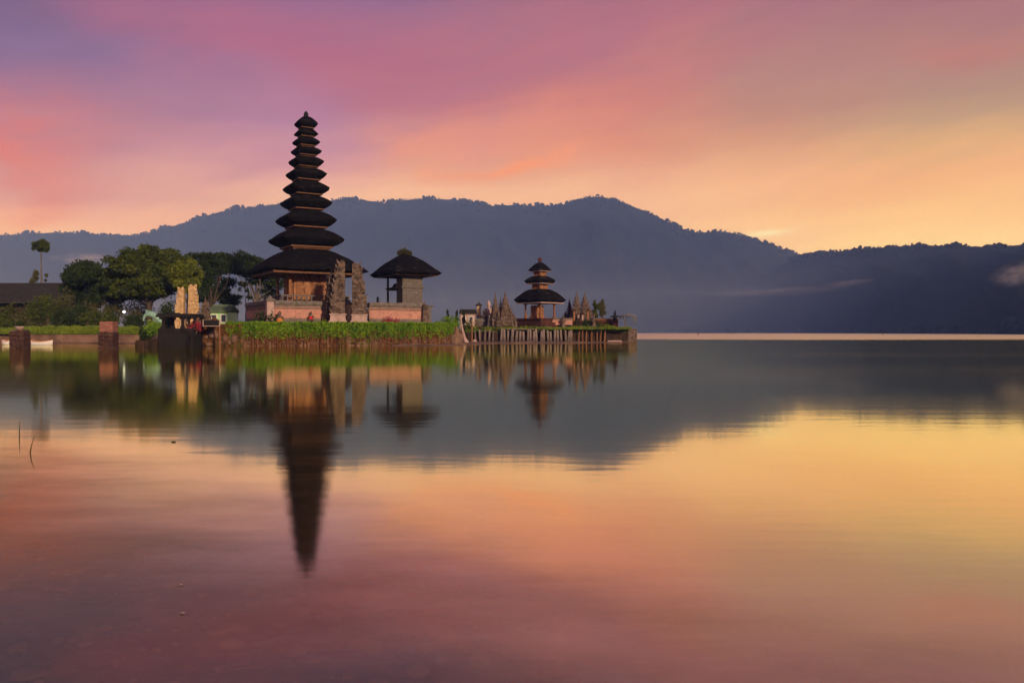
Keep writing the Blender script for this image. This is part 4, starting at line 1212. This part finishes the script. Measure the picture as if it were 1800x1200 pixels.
# islet: pale house, shrine tower, statue
def gable_house(name, px0, px1, yr, ye, yb, d, dep, zg, label, mw, mr, cat='building', windows=0, over=0.25, roof_split=True, posts=0):
    x0, x1 = X(px0, d), X(px1, d); w_ = x1-x0
    o = thing(name, ((x0+x1)/2, d+dep/2, zg), 0, label, cat)
    ze, zr = Z(ye, d)-zg, Z(yr, d)-zg
    g = MB(); g.box((0, 0, ze/2-0.2), (w_-2*over, dep-2*over, ze+0.3)); wl = g.build('wall', M[mw], o)
    g = MB()
    hw_, hd = w_/2, dep/2+over
    th = 0.14
    for s in (-1, 1):
        vs = [(-hw_, s*hd, ze), (hw_, s*hd, ze), (hw_*0.96, 0, zr), (-hw_*0.96, 0, zr), (-hw_, s*hd, ze-th), (hw_, s*hd, ze-th), (hw_*0.96, 0, zr-th), (-hw_*0.96, 0, zr-th)]
        fs = [(0,1,2,3),(7,6,5,4),(0,4,5,1),(1,5,6,2),(2,6,7,3),(3,7,4,0)]
        g.add(vs, fs if s < 0 else [f[::-1] for f in fs])
        nb = max(4, int(w_/0.35))
        for k in range(nb+1):
            q = -hw_+w_*k/nb
            a, b_ = Vector((q, s*hd, ze+0.02)), Vector((q*0.96, 0, zr+0.02))
            g.tube([a, b_], 0.035, 4)
    g.tube([(-hw_*0.97, 0, zr+0.03), (hw_*0.97, 0, zr+0.03)], 0.10, 6)
    # closed gable ends
    for s in (-1, 1):
        g.add([(s*(hw_-over), -hd*0.9, ze-th), (s*(hw_-over), hd*0.9, ze-th), (s*(hw_-over), 0, zr-th)], [(0,1,2)])
    g.build('roof', M[mr], o)
    for k in range(windows):
        q = (k+0.5)/windows*(w_-2*over)-(w_-2*over)/2
        f = MB(); yy = -dep/2+over-0.03
        ww, hh = min(0.8, (w_-2*over)/windows*0.55), ze*0.42
        for s in (-1, 1):
            f.box((q+s*ww/2, yy, ze*0.52), (0.07, 0.08, hh)); f.box((q, yy, ze*0.52+s*(hh/2+0.035)), (ww+0.07, 0.08, 0.07))
        wo_ = f.build('window', M['white'], o)
        f = MB(); f.box((q, yy+0.01, ze*0.52), (ww-0.07, 0.02, hh)); f.build('pane', M['glass'], wo_)
    for k in range(posts):
        q = (k+0.5)/posts*w_-w_/2
        f = MB(); f.box((q, -hd+0.1, (ze-th)/2-0.1), (0.16, 0.16, ze-th+0.2)); f.build('post', M['wood_dark'], o)
    return o
gable_house('pale_house', 807, 836, 545, 549, 566, 79, 2.2, IZ, 'small pale house behind the leaning post between the islands', 'stone_pink', 'roof_grey', 'house', 2, 0.08)
o = thing('shrine_tower', (X(842, 74), 74, IZ), R(8), 'slim yellow and white shrine tower left of the grey spires', 'shrine')
zt = Z(531, 74)-IZ
g = MB(); g.box((0, 0, zt*0.25), (0.50, 0.50, zt*0.5), 0, 0.85); g.box((0, 0, 0.1), (0.7, 0.7, 0.22)); g.box((0, 0, zt*0.5), (0.56, 0.56, 0.08)); g.build('base', M['stone_pink'], o)
g = MB(); g.box((0, 0, zt*0.68), (0.36, 0.36, zt*0.34)); g.box((0, -0.19, zt*0.68), (0.2, 0.03, zt*0.22)); g.build('cell', M['gold'], o)
g = MB(); g.box((0, 0, zt*0.88), (0.62, 0.62, 0.10)); g.box((0, 0, zt*0.93), (0.48, 0.48, 0.14), 0, 0.4); g.box((0, 0, zt*0.985), (0.1, 0.1, 0.12), 0, 0.4); g.build('roof', M['roof_grey'], o)
def robed_figure(loc, h, label, mt, rz=0.0):
    o = thing('statue', loc, rz, label, 'statue')
    g = MB(); g.box((0, 0, h*0.08), (h*0.34, h*0.34, h*0.18), 0, 0.9); g.box((0, 0, h*0.18), (h*0.38, h*0.38, h*0.04)); g.build('pedestal', M['stone_grey'], o)
    g = MB()
    g.lathe((0, 0, h*0.2), [(h*0.13,0),(h*0.14,h*0.1),(h*0.10,h*0.28),(h*0.13,h*0.42),(h*0.12,h*0.5),(h*0.05,h*0.54),(h*0.045,h*0.57),(h*0.075,h*0.62),(h*0.075,h*0.68),(h*0.05,h*0.74),(h*0.015,h*0.80)], 12)
    for s in (-1, 1):
        g.tube([(s*h*0.11, 0, h*0.69), (s*h*0.17, -h*0.02, h*0.55), (s*h*0.07, -h*0.13, h*0.52)], [h*0.04, h*0.036, h*0.03], 6)
    g.build('figure', M[mt], o)
    return o
robed_figure((X(859, 72.4), 72.4, IZ), Z(528, 72.4)-IZ, 'pale pinkish standing statue against the left side of the grey spires', 'stone_pink')
o = thing('statue', (X(1081, 75), 75, IZ), 0, 'dark winged guardian statue at the right end of the red islet wall', 'statue')
h = Z(544, 75)-IZ
g = MB(); g.box((0, 0, h*0.2), (0.42, 0.42, h*0.4), 0, 0.85); g.box((0, 0, h*0.4), (0.5, 0.5, 0.08)); g.build('pedestal', M['stone_red'], o)
g = MB(); g.lathe((0, 0, h*0.4), [(0.18,0),(0.24,h*0.08),(0.15,h*0.2),(0.20,h*0.28),(0.09,h*0.36),(0.13,h*0.42),(0.07,h*0.50),(0.015,h*0.6)], 10)
for s in (-1, 1): g.tube([(s*0.12, 0, h*0.62), (s*0.35, 0.02, h*0.66), (s*0.5, 0, h*0.58)], [0.08, 0.07, 0.02], 6)
g.build('figure', M['black'], o)

robed_figure((X(838, 70.2), 70.2, 0.9), 1.0, 'small grey guardian figure standing left of the grey stone islet wall', 'stone', 0.2)
robed_figure((X(851, 72.0), 72.0, IZ), 1.75, 'dark standing figure between the shrine tower and the pale statue', 'stone', -0.2)
robed_figure((X(907, 71.6), 71.6, IZ), 0.95, 'small dark figure before the left corner of the shrine platform', 'stone', 0.1)
robed_figure((X(990, 72.0), 72.0, IZ), 1.25, 'carved figure at the left foot of the islet gate beside the ochre wall', 'stone', 0.3)
robed_figure((X(1021, 73.0), 73.0, IZ), 1.15, 'small figure standing in the islet gate opening', 'stone_red', 0.0)
robed_figure((X(1044, 73.2), 73.2, IZ), 1.45, 'dark figure right of the islet gate in front of the low bush', 'stone', -0.3)
# ceremonial parasol with hanging fringe
o = thing('parasol', (X(1100, 73.5), 73.5, 1.0), 0, 'tattered ceremonial parasol with hanging strips at the far right tip of the islet', 'parasol')
h = Z(553, 73.5)-1.0
g = MB(); g.tube([(0, 0, -0.2), (0.02, 0, h*0.5), (0.05, 0, h+0.05)], [0.045, 0.035, 0.03], 6); g.tube([(-0.14, 0, -0.1), (-0.10, 0, h*0.6), (-0.25, 0, h*0.92)], [0.035, 0.03, 0.02], 6); g.build('pole', M['piles'], o)
g = MB(); g.lathe((0.20, 0, h-0.12), [(0.80,0.0),(0.78,0.05),(0.45,0.15),(0.12,0.22),(0.02,0.34)], 14); g.build('canopy', M['metal'], o)
g = MB(); rr = random.Random(2)
for k in range(16):
    a = k/16*6.283; x_, y_ = 0.20+0.76*math.cos(a), 0.76*math.sin(a)
    L_ = rr.uniform(0.2, 0.85) if math.cos(a) > 0 else rr.uniform(0.1, 0.4)
    g.tube([(x_, y_, h-0.12), (x_-0.03, y_, h-0.12-L_*0.5), (x_-0.05*math.cos(a)-0.04, y_, h-0.12-L_)], [0.035, 0.028, 0.012], 4)
g.tube([(0.8, -0.1, h-0.15), (0.5, -0.1, h*0.45), (0.12, 0, h*0.1)], [0.03, 0.025, 0.02], 5)
g.build('fringe', M['metal'], o)
o = thing('stone_block', (X(1109, 72.6), 72.6, -0.1), R(4), 'square brown stone block ending the islet on the right', 'block')
g = MB(); hb = Z(579, 72.6)+0.1
g.box((0, 0, hb/2), (0.86, 1.2, hb), 0, 0.98, 0, 0.03); g.build('block', M['stone'], o)
g = MB(); g.box((0, 0, hb+0.02), (0.80, 1.1, 0.05)); g.build('moss_cap', M['dead'], o)
o = thing('landing_step', (X(1080, 70.6), 70.6, -0.2), R(3), 'low pale stone step at the water below the green patch of the islet', 'step')
g = MB(); g.box((0, 0, 0.17), (1.3, 0.5, 0.34), 0, 0.97, 0, 0.03); g.build('slab', M['stone_pink'], o)
shrub((X(1079, 71.6), 71.6, 0.15), 0.62, 'bright green creeper hanging over the right end of the islet bank', 'hedge', 91, 120, 0.10, 'creeper', 7, 1.5)
shrub((X(1064, 71.8), 71.8, 0.9), 0.7, 'low lime shrub on the islet left of the bright creeper', 'leaf_lime', 92, 90, 0.10)
shrub((X(1003, 73.5), 73.5, 1.0), 0.75, 'dark bush between the shrine and the islet gate', 'leaf_dark', 93, 90, 0.10)
shrub((X(1027, 73.0), 73.0, 1.0), 0.55, 'dark bush at the foot of the right gate spire', 'leaf_dark', 94, 90, 0.10, hs=1.6)
shrub((X(820, 69.2), 69.2, 0.3), 0.85, 'dark green bush behind the leaning post between the islands', 'leaf_mid', 95, 90, 0.11, hs=1.4)
shrub((X(853, 70.4), 70.4, 0.3), 0.55, 'low brownish bush at the foot of the shrine tower', 'leaf_olive', 96, 90, 0.10)
shrub((X(872, 69.9), 69.9, 0.2), 0.62, 'greyish brown bush growing over the feet of the tall grey spires', 'leaf_brown', 97, 120, 0.09, hs=1.6)
shrub((X(893, 70.4), 70.4, 0.9), 0.5, 'low olive bush between the broad spire and the piles', 'leaf_olive', 98, 120, 0.09)
shrub((X(846, 69.6), 69.6, 0.2), 0.6, 'brownish dry bush below the slim shrine tower', 'leaf_brown', 99, 120, 0.09, hs=1.5)
shrub((X(1012, 73.0), 73.0, 1.0), 0.6, 'dark bush between the islet gate posts', 'leaf_brown', 121, 120, 0.09, hs=1.3)
shrub((X(1042, 73.8), 73.8, 1.0), 0.6, 'dark green bush right of the short carved spire', 'leaf_dark', 122, 120, 0.09, hs=1.3)
shrub((X(998, 75.8), 75.8, 1.0), 0.6, 'dark rounded bush under the lower dark spire', 'leaf_dark', 123, 120, 0.09, hs=1.5)
shrub((X(1052, 75.2), 75.2, 1.0), 0.7, 'low dark bush before the dark red islet wall', 'leaf_dark', 124, 120, 0.09)
def rtree(px, d, y0, y1, rx, lm, label, seed, name='tree', cone=False):
    zg = IZ if d > 66 else ISLE_Z
    s = d/K
    o = thing(name, (X(px, d), d, zg), 0, label, 'tree')
    rs = np.random.RandomState(seed); rr = random.Random(seed)
    H0, H1 = Z(y1, d)-zg, Z(y0, d)-zg
    cl = []
    for k in range(14 if cone else 12):
        t = rr.uniform(0, 1)
        rad = rx*s*((1-t)*0.9+0.12 if cone else (math.sin(math.pi*(0.15+0.75*t))))
        a = rr.uniform(0, 6.283); q = rr.uniform(0.2, 0.65)
        cl.append((rad*q*math.cos(a), rad*q*math.sin(a), H0+(H1-H0)*(0.08+0.86*t), max(.08, rad*0.55), max(.08, rad*0.55), (H1-H0)*0.11))
    P = clump_points(cl, 260, rs, 0.2)
    quads_mesh('crown', leaf_quads(P, 0.085, rs), M[lm], o)
    g = MB(); g.tube([(0, 0, -0.2), (0.02, 0, H0), (0, 0.02, H0+(H1-H0)*0.85)], [0.09, 0.07, 0.02], 6); g.build('trunk', M['bark'], o)
    return o
rtree(1047, 77, 526, 562, 9, 'leaf_mid', 'rounded dark green tree right of the islet gate', 101)
rtree(1059, 78, 523, 560, 9.5, 'leaf_olive', 'taller grey green tree at the right of the islet gate, beyond the dark green one', 102)
rtree(787, 70, 544, 570, 6, 'leaf_dark', 'lone small conifer standing behind the right end of the hedge', 103, 'conifer', True)
rtree(803, 75, 545, 572, 6, 'leaf_dark', 'small conifer just left of the leaning pale post', 104, 'conifer', True)
rtree(815, 76, 545, 575, 7, 'leaf_dark', 'small dark conifer in front of the pale house', 105, 'conifer', True)
rtree(664, 74, 522, 538, 4.5, 'leaf_dark', 'tiny dark conifer beyond the wall left of the pavilion', 106, 'conifer', True)
o = thing('leaning_post', (X(814, 66.5), 66.5, -0.3), 0, 'pale leaning post widening into the water between the two islands', 'post')
g = MB(); hh = Z(553, 66.5)+0.3
g.tube([(0.42, 0, 0), (0.12, 0, hh*0.25), (-0.10, 0, hh*0.6), (-0.22, 0, hh)], [0.26, 0.15, 0.09, 0.06], 8); g.build('shaft', M['stone_pink'], o)
o = thing('thin_post', (X(829.5, 67.5), 67.5, -0.4), 0, 'thin straight brown post standing in the water left of the piles', 'post')
g = MB(); g.tube([(0, 0, 0), (0.01, 0, 1.2), (0, 0, Z(561, 67.5)+0.4)], [0.07, 0.06, 0.055], 7); g.build('shaft', M['wood'], o)

# ------------------------------------------------------------------ the left bank: landing, gate, huts, piers
GA = 67.0
split_half('golden_gate', (X(324.3, GA), GA, SZ), R(6), Z(508, GA)-SZ, 0.64, -1, 'left half of the pale golden split gate under the big tree, the lower one', 'gold', 13, 'halves of the golden gate', 10, 0.7, None, 0.45)
split_half('golden_gate', (X(332.5, GA), GA, SZ), R(6), Z(503, GA)-SZ, 0.72, 1, 'right half of the pale golden split gate, the taller one', 'gold', 14, 'halves of the golden gate', 10, 0.7, None, 0.45)
stepped('stone_wing', (X(361, 66), 66, SZ), R(12), Z(522, 66)-SZ-0.5, 1.1, 0.8, 'dark carved stepped stone wing right of the golden split gate', 'gate', 'stone', 15, 8, 0.25)
gable_house('lit_hut', 365, 403, 537, 546, 562, 70, 2.4, ISLE_Z, 'small hut with green light painted into its walls and a greenish roof beside the brick wall', 'green_wall', 'green_roof', 'hut', 2, 0.12)
gable_house('long_hall', -75, 126, 496, 531, 560, 90, 6.5, SZ, 'long low hall with a sloping grey roof behind the left bank', 'wood_dark', 'roof_grey', 'hall', 0, 0.6, posts=7)
gable_house('small_hut', 124, 157, 529, 538, 552, 83, 2.2, SZ, 'small dark roofed hut between the bushes under the left tree', 'stone_grey', 'roof_grey', 'hut', 1, 0.2)

# dark landing with a low flat roof; its stone base is blackened for shadow
o = thing('landing_shelter', (X(318, 48), 48, 0), R(3), 'dark low landing shelter with flat roof and stone base painted black for its shadow at the water', 'shelter')
def lx(px, d=48): return X(px, d)-X(318, 48)
def lz(py, d=48): return Z(py, d)
g = MB(); zt = lz(553); zb_ = lz(558)
g.box((lx(314), 0.3, (zt+zb_)/2), (lx(347)-lx(281), 2.0, (zt-zb_)*0.8), 0, 0.97, 0, 0.02); g.box((lx(314), 0.3, zt+0.02), (lx(346)-lx(283), 1.8, 0.06)); g.box((lx(308), 0.3, zt+0.06), (0.5, 0.4, 0.12), 0, 0.5); g.build('roof', M['black'], o)
zfl = lz(577)
for px, y_, w_ in ((293,-0.4,0.19),(325,-0.4,0.13),(336,-0.4,0.11),(346,-0.4,0.11),(293,1.0,0.15),(345,1.0,0.12)):
    g = MB(); g.box((lx(px), y_, (zfl+zb_)/2), (w_, w_, zb_-zfl+0.04)); g.box((lx(px), y_, zfl+0.08), (w_*1.8, w_*1.8, 0.16), 0, 0.7); g.box((lx(px), y_, zb_-0.06), (w_*1.9, w_*1.9, 0.12), 0, 1.2); g.build('post', M['black'], o)
g = MB()
g.box((lx(316), 0.35, zfl/2-0.2), (lx(346)-lx(286), 2.2, zfl+0.4), 0, 0.97); g.build('floor_block', M['black'], o)
g = MB()
x0, x1 = lx(296), lx(342)
vs = [(x0,-1.5,-0.5),(x1-0.12,-1.5,-0.5),(x1+0.05,-1.5,0.62),(x1-0.30,-1.5,1.0),(x0+0.55,-1.5,1.05),(x0+0.40,-1.5,0.82),(x0,-1.5,0.82)]
vs += [(v[0], v[1]+0.8, v[2]) for v in vs]
n_ = 7
g.add(vs, [tuple(range(n_)), tuple(range(2*n_-1, n_-1, -1))]+[((i+1) % n_, i, i+n_, (i+1) % n_+n_) for i in range(n_)])
g.build('front_block', M['black'], o)
g = MB(); rr = random.Random(6)
for k in range(9):
    px = 259+k*4.6
    g.box((lx(px), -1.0+rr.uniform(-.1, .1), 0.10+rr.uniform(0, .06)), (0.2, 0.9, rr.uniform(0.35, 0.62)), rr.uniform(-.1, .1), 0.9)
g.box((lx(288), -0.95, 0.42), (0.65, 0.6, 0.10))
g.build('stone_steps', M['bank'], o)
g = MB(); g.box((lx(300), -0.62, lz(584)), (0.72, 0.16, 0.42)); g.build('bench', M['stone_pink'], o)
# hanging plants, sign
shrub((X(343, 47.9), 47.9, 0.85), 0.55, 'purplish dark plant spilling over the right side of the landing shelter', 'flower', 111, 120, 0.08, 'plant', 6, 0.9)
o = thing('sign_board', (X(385.5, 47.5), 47.5, -0.5), R(2), 'plain black board in a white frame on a thin post standing in the water', 'sign')
g = MB(); zt = Z(574, 47.5)+0.5
g.tube([(0, 0.04, 0), (0.02, 0.04, zt*0.5), (0, 0.04, zt+0.3)], [0.05, 0.045, 0.045], 7); g.build('post', M['wood'], o)
zb_, zt = Z(572.5, 47.5)+0.5, Z(562.5, 47.5)+0.5
bx = X(372, 47.5)-X(385.5, 47.5)
g = MB(); g.box((bx, 0, (zb_+zt)/2), (0.92, 0.05, zt-zb_)); g.build('board', M['black'], o)
g = MB()
for s in (-1, 1): g.box((bx+s*0.48, 0, (zb_+zt)/2), (0.05, 0.08, zt-zb_+0.06))
g.box((bx, 0, zb_-0.015), (0.91, 0.08, 0.04)); g.build('frame', M['stone_pink'], o)
rs = np.random.RandomState(9)
shrub((X(379, 48.2), 48.2, 1.30), 0.32, 'small reddish plant sprouting behind the top of the black sign board', 'dead', 112, 160, 0.06, 'plant', 5, 0.9)

# mint serpent sculpture
o = thing('sculpture', (X(270, 64.5), 64.5, SZ-0.1), 0, 'pale mint green curved serpent sculpture left of the dark landing', 'sculpture')
def sp(px, py): return (X(px, 64.5)-X(270, 64.5), 0.0, Z(py, 64.5)-SZ+0.1)
g = MB(); g.tube([sp(252,564), sp(254,556), sp(259,551.5), sp(267,552), sp(275,556), sp(281,561.5), sp(284,567), sp(285,572)], [0.05,0.12,0.20,0.26,0.27,0.23,0.17,0.14], 10)
body_ = g.build('body', M['serpent'], o)
g = MB()
for k in range(12):
    t = k/11; p = Vector(sp(257+26*t, 551+13*t**1.8)); p.z += 0.22
    g.box((p.x, 0, p.z), (0.10, 0.06, 0.18), 0, 0.2)
g.build('crest', M['serpent'], o)
g = MB(); g.blob((sp(287,566)[0], -0.05, sp(287,566)[2]), (0.22, 0.16, 0.15), 4, 0.1, 1.5, 10, 7); g.build('head', M['mint'], o)

# mooring piers of brick
def pier(px0, px1, ytop, ymid, d, label, top_mt, low_mt, seed):
    w_ = (px1-px0)/K*d
    o = thing('mooring_pier', (X((px0+px1)/2, d), d, 0), R(3), label, 'pier')
    zt, zm = Z(ytop, d), Z(ymid, d)
    rr = random.Random(seed)
    g = MB(); g.box((0, 0, (zt+zm)/2), (w_*0.86, w_*0.86, zt-zm), 0, 1.0, 0, 0.025)
    nb = int((zt-zm)/0.09)
    for k in range(nb):
        for s in (-1, 1):
            g.box((rr.uniform(-.3, .3)*w_, s*w_*0.432, zm+0.05+k*0.09), (w_*0.3, 0.012, 0.05))
    g.build('brick_top', M[top_mt], o)
    g = MB()
    lv = 6
    for k in range(lv):
        z0, z1 = -0.5+(zm+0.5)*k/lv, -0.5+(zm+0.5)*(k+1)/lv
        f = 1.0+rr.uniform(-.035, .03)
        g.box((rr.uniform(-.012, .012), rr.uniform(-.012, .012), (z0+z1)/2), (w_*f, w_*f, z1-z0+0.001*k), rr.uniform(-.03, .03), rr.uniform(.96, 1.0), 0, 0.03)
    for k in range(14):
        g.blob((rr.uniform(-.45, .45)*w_, -w_*0.49, rr.uniform(0, zm)), (rr.uniform(.05, .12), 0.05, rr.uniform(.04, .1)), k, 0.3, 1.6, 7, 5)
    g.build('wet_base', M[low_mt], o)
    return o
pier(178, 204, 565, 584, 43.2, 'square mooring pier with red brick top and wet dark base', 'brick_pier', 'brick_wet', 1)
pier(23, 48, 579, 583, 43.2, 'greyish mooring pier with a potted plant on top, near the left edge', 'stone', 'brick_wet', 2)
o = thing('potted_plant', (X(34.5, 43.2), 43.2, Z(579, 43.2)), 0, 'small dark leafy plant in a bowl on top of the greyish mooring pier', 'plant')
g = MB(); g.lathe((0, 0, 0), [(0.14,0),(0.20,0.08),(0.24,0.17),(0.20,0.17)], 10); g.build('bowl', M['stone_pink'], o)
rs = np.random.RandomState(4)
quads_mesh('foliage', leaf_quads(clump_points([(0, 0, 0.30, 0.22, 0.2, 0.14), (0.06, 0, 0.38, 0.12, 0.12, 0.1)], 700, rs, 0.1), 0.06, rs), M['leaf_dark'], o)

# retaining wall of the bank
o = thing('retaining_wall', (X(170, 65.3), 65.3, 0), 0, 'low earthy retaining wall along the foot of the left bank', 'wall')
g = MB(); x0, x1 = X(52, 65.3)-X(170, 65.3), X(252, 65.3)-X(170, 65.3)
g.box(((x0+x1)/2, 0, 0.05), (x1-x0, 0.4, 1.1), 0, 0.995); g.build('wall', M['mud'], o)
g = MB(); rr = random.Random(8)
q = x0
while q < x1-0.2:
    w_ = rr.uniform(0.25, 0.6); g.box((q+w_/2, -0.02, 0.62+rr.uniform(-.02, .02)), (w_-0.03, 0.46, 0.10), rr.uniform(-.03, .03)); q += w_
g.build('coping', M['mud'], o)

# little white boats
def boat(px0, px1, d, label, rz, seed):
    L_ = (px1-px0)/K*d
    o = thing('rowing_boat', (X((px0+px1)/2, d), d, 0.0), rz, label, 'boat')
    g = MB()
    ns = 11; rings = []
    for i in range(ns):
        t = i/(ns-1)*2-1
        w_ = 0.30*(1-abs(t)**2.4)+0.02
        sheer = 0.24+0.10*t*t
        keel = -0.12+0.14*abs(t)**3
        sec = []
        for a in np.linspace(0, math.pi, 9):
            sec.append((t*L_/2, -w_*math.cos(a), sheer+(keel-sheer)*math.sin(a)**0.7))
        for a in np.linspace(math.pi, 0, 9):
            sec.append((t*L_/2*0.97, -w_*0.86*math.cos(a), sheer-0.004+(keel+0.05-sheer)*math.sin(a)**0.7))
        rings.append(sec)
    g.loft(rings); g.build('hull', M['white'], o)
    for q in (-0.22, 0.2):
        g = MB(); g.box((q*L_, 0, 0.17), (0.16, 0.46, 0.03)); g.build('seat', M['wood'], o)
    g = MB()
    for s in (-1, 1):
        g.tube([(t*L_/2, s*(0.30*(1-abs(t)**2.4)+0.03), 0.25+0.10*t*t) for t in np.linspace(-.96, .96, 11)], 0.02, 5)
    g.build('rail', M['orange'], o)
    return o
boat(49, 92, 53, 'small white rowing boat moored just right of the greyish pier', R(2), 1)
boat(3, 24, 55, 'white boat end showing at the left edge beyond the greyish pier', R(-4), 2)

# bright lamp on a pole
LD = 73.0
o = thing('street_lamp', (X(218, LD), LD, SZ-0.2), 0, 'lit garden lamp shining white between the bushes', 'lamp')
h = Z(548, LD)-SZ+0.2
g = MB(); g.tube([(0, 0, 0), (0, 0, h*0.6), (0, 0, h-0.12)], [0.05, 0.04, 0.03], 7); g.lathe((0, 0, h-0.16), [(0.04,0),(0.09,0.02),(0.09,0.05)], 10); g.build('pole', M['metal'], o)
lm_ = bpy.data.materials.new('lamp_glow'); lm_.use_nodes = True; lm_.node_tree.nodes.clear()
q = Nodes(lm_.node_tree); e = q.new('ShaderNodeEmission'); e.inputs[0].default_value = (1.0, 0.97, 0.80, 1); e.inputs[1].default_value = 4.0
oo = q.new('ShaderNodeOutputMaterial'); q.l.new(e.outputs[0], oo.inputs[0])
g = MB(); g.lathe((0, 0, h-0.10), [(0.03,0),(0.09,0.04),(0.12,0.10),(0.09,0.17),(0.03,0.21)], 12); g.build('lamp_globe', lm_, o)

# things on the water
for px, d, h, lab in ((1227, 230, 0.9, 'tiny dark stake standing far out on the lake, nearer the islet'), (1552, 240, 0.8, 'tiny dark stake standing far out on the lake under the right hill')):
    o = thing('fishing_stake', (X(px, d), d, -0.4), 0, lab, 'stake')
    g = MB(); g.tube([(0, 0, 0), (0.03, 0, 0.6), (0.0, 0, 0.4+h)], [0.11, 0.09, 0.07], 6); g.build('shaft', M['wood_dark'], o)
    g = MB(); g.box((0, 0, 0.4+h*0.75), (0.5, 0.06, 0.06)); g.build('crossbar', M['wood_dark'], o)
for px, py, yt, lab, bend in ((34, 768, 739, 'straight dark reed stalk poking out of the near water at the left edge', 0.004), (53, 796, 768, 'thin bent reed stalk right of the straight one in the near water', 0.03)):
    d = CAMZ*K/(py-HOR)
    g = MB(); h = (py-yt)/K*d
    g.tube([(0, 0, -0.40), (0, 0, 0.0), (bend*0.3, 0, h*0.5), (bend, 0, h)], [0.0045, 0.004, 0.003, 0.001], 6)
    o = g.build('reed', M['leaf_dark']); o.location = (X(px, d), d, 0); setp(o, lab, 'reed')
for px, py, sz, lab in ((305, 777, 0.02, 'small dark floating leaf beyond the reed stalks'), (321, 1078, 0.008, 'pale speck of a floating leaf in the near water'), (319, 1028, 0.007, 'faint pale floating leaf a little beyond the nearest one')):
    d = CAMZ*K/(py-HOR)
    g = MB(); g.blob((0, 0, 0.004), (sz, sz*0.6, sz*0.22), py, 0.2, 1.5, 9, 6)
    o = g.build('floating_leaf', M['stone_pink'] if py > 900 else M['leaf_dark']); o.location = (X(px, d), d, 0); setp(o, lab, 'leaf')

# ------------------------------------------------------------------ haze
def vol_mat(name, col, dens, aniso=0.0):
    m = bpy.data.materials.new(name)
    m.use_nodes = True
    m.node_tree.nodes.clear()
    q = Nodes(m.node_tree)
    v = q.new('ShaderNodeVolumePrincipled')
    v.inputs['Color'].default_value = col
    v.inputs['Absorption Color'].default_value = (1, 1, 1, 1)
    v.inputs['Density'].default_value = dens
    v.inputs['Anisotropy'].default_value = aniso
    o = q.new('ShaderNodeOutputMaterial'); q.l.new(v.outputs[0], o.inputs['Volume'])
    return m
hz = MB()
hz.box((0, (LY0+LY1)/2, (HAZE_TOP-1.5)/2), (2*LX+40, LY1-LY0+40, HAZE_TOP+1.5))
setp(hz.build('haze', vol_mat('pale_haze', HAZE_COL+(1,), HAZE_DENS)), 'thin blue morning haze over the lake and the far hills', 'haze', None, 'stuff')

# wisps of morning mist hanging on the far slopes
def wisp_mat(name, dens):
    m = vol_mat(name, (0.92, 0.86, 0.90, 1), 0.0)
    q = Nodes(m.node_tree)
    v = next(n_ for n_ in q.n if n_.bl_idname == 'ShaderNodeVolumePrincipled')
    t = q.new('ShaderNodeTexCoord')
    s_ = q.new('ShaderNodeSeparateXYZ'); q.l.new(t.outputs['Object'], s_.inputs[0])
    r2 = q.math('SQRT', q.math('ADD', q.math('ADD', q.math('MULTIPLY', s_.outputs[0], s_.outputs[0]), q.math('MULTIPLY', s_.outputs[1], s_.outputs[1])), q.math('MULTIPLY', s_.outputs[2], s_.outputs[2])))
    n_ = q.noise(t.outputs['Object'], 2.2, 4.0, 0.6)
    f = q.math('MULTIPLY', q.smooth(r2, 0.98, 0.25), q.smooth(n_, 0.36, 0.70))
    q.put(v.inputs['Density'], q.math('MULTIPLY', f, dens))
    return m
def wisp(px, py, rx, ry, d, rot, dens, label):
    s = d/K
    bpy_v = MB(); bpy_v.blob((0, 0, 0), (1, 1, 1), 1, 0.0, 1, 20, 12)
    o = bpy_v.build('mist', wisp_mat('mist_wisp', dens))
    o.location = (X(px, d), d, Z(py, d)); o.scale = (rx*s, rx*s*0.5, ry*s); o.rotation_euler = (0, -R(rot), 0)
    return setp(o, label, 'mist', None, 'stuff')
wisp(152, 455, 62, 15, 2350, 1, 0.022, 'pale wisp of mist on the far slope above the left bank')
wisp(95, 453, 16, 7, 2350, 0, 0.020, 'tiny scrap of mist on the far slope left of the larger wisp')
wisp(1490, 497, 60, 8, 560, 6, 0.022, 'thin streak of mist lying across the right hill')
wisp(1790, 480, 60, 26, 340, 14, 0.07, 'thick pinkish puff of mist at the right edge against the hill')
wisp(1350, 512, 170, 10, 700, 2, 0.006, 'faint flat veil of mist low across the foot of the hills')

mb = MB(); mb.box((-1500, 1650, 37), (3900, 2100, 74))
setp(mb.build('mist', vol_mat('low_mist', (0.40, 0.52, 0.90, 1), 0.00040)), 'low bluish mist lying on the water before the foot of the long mountain', 'mist', None, 'stuff')
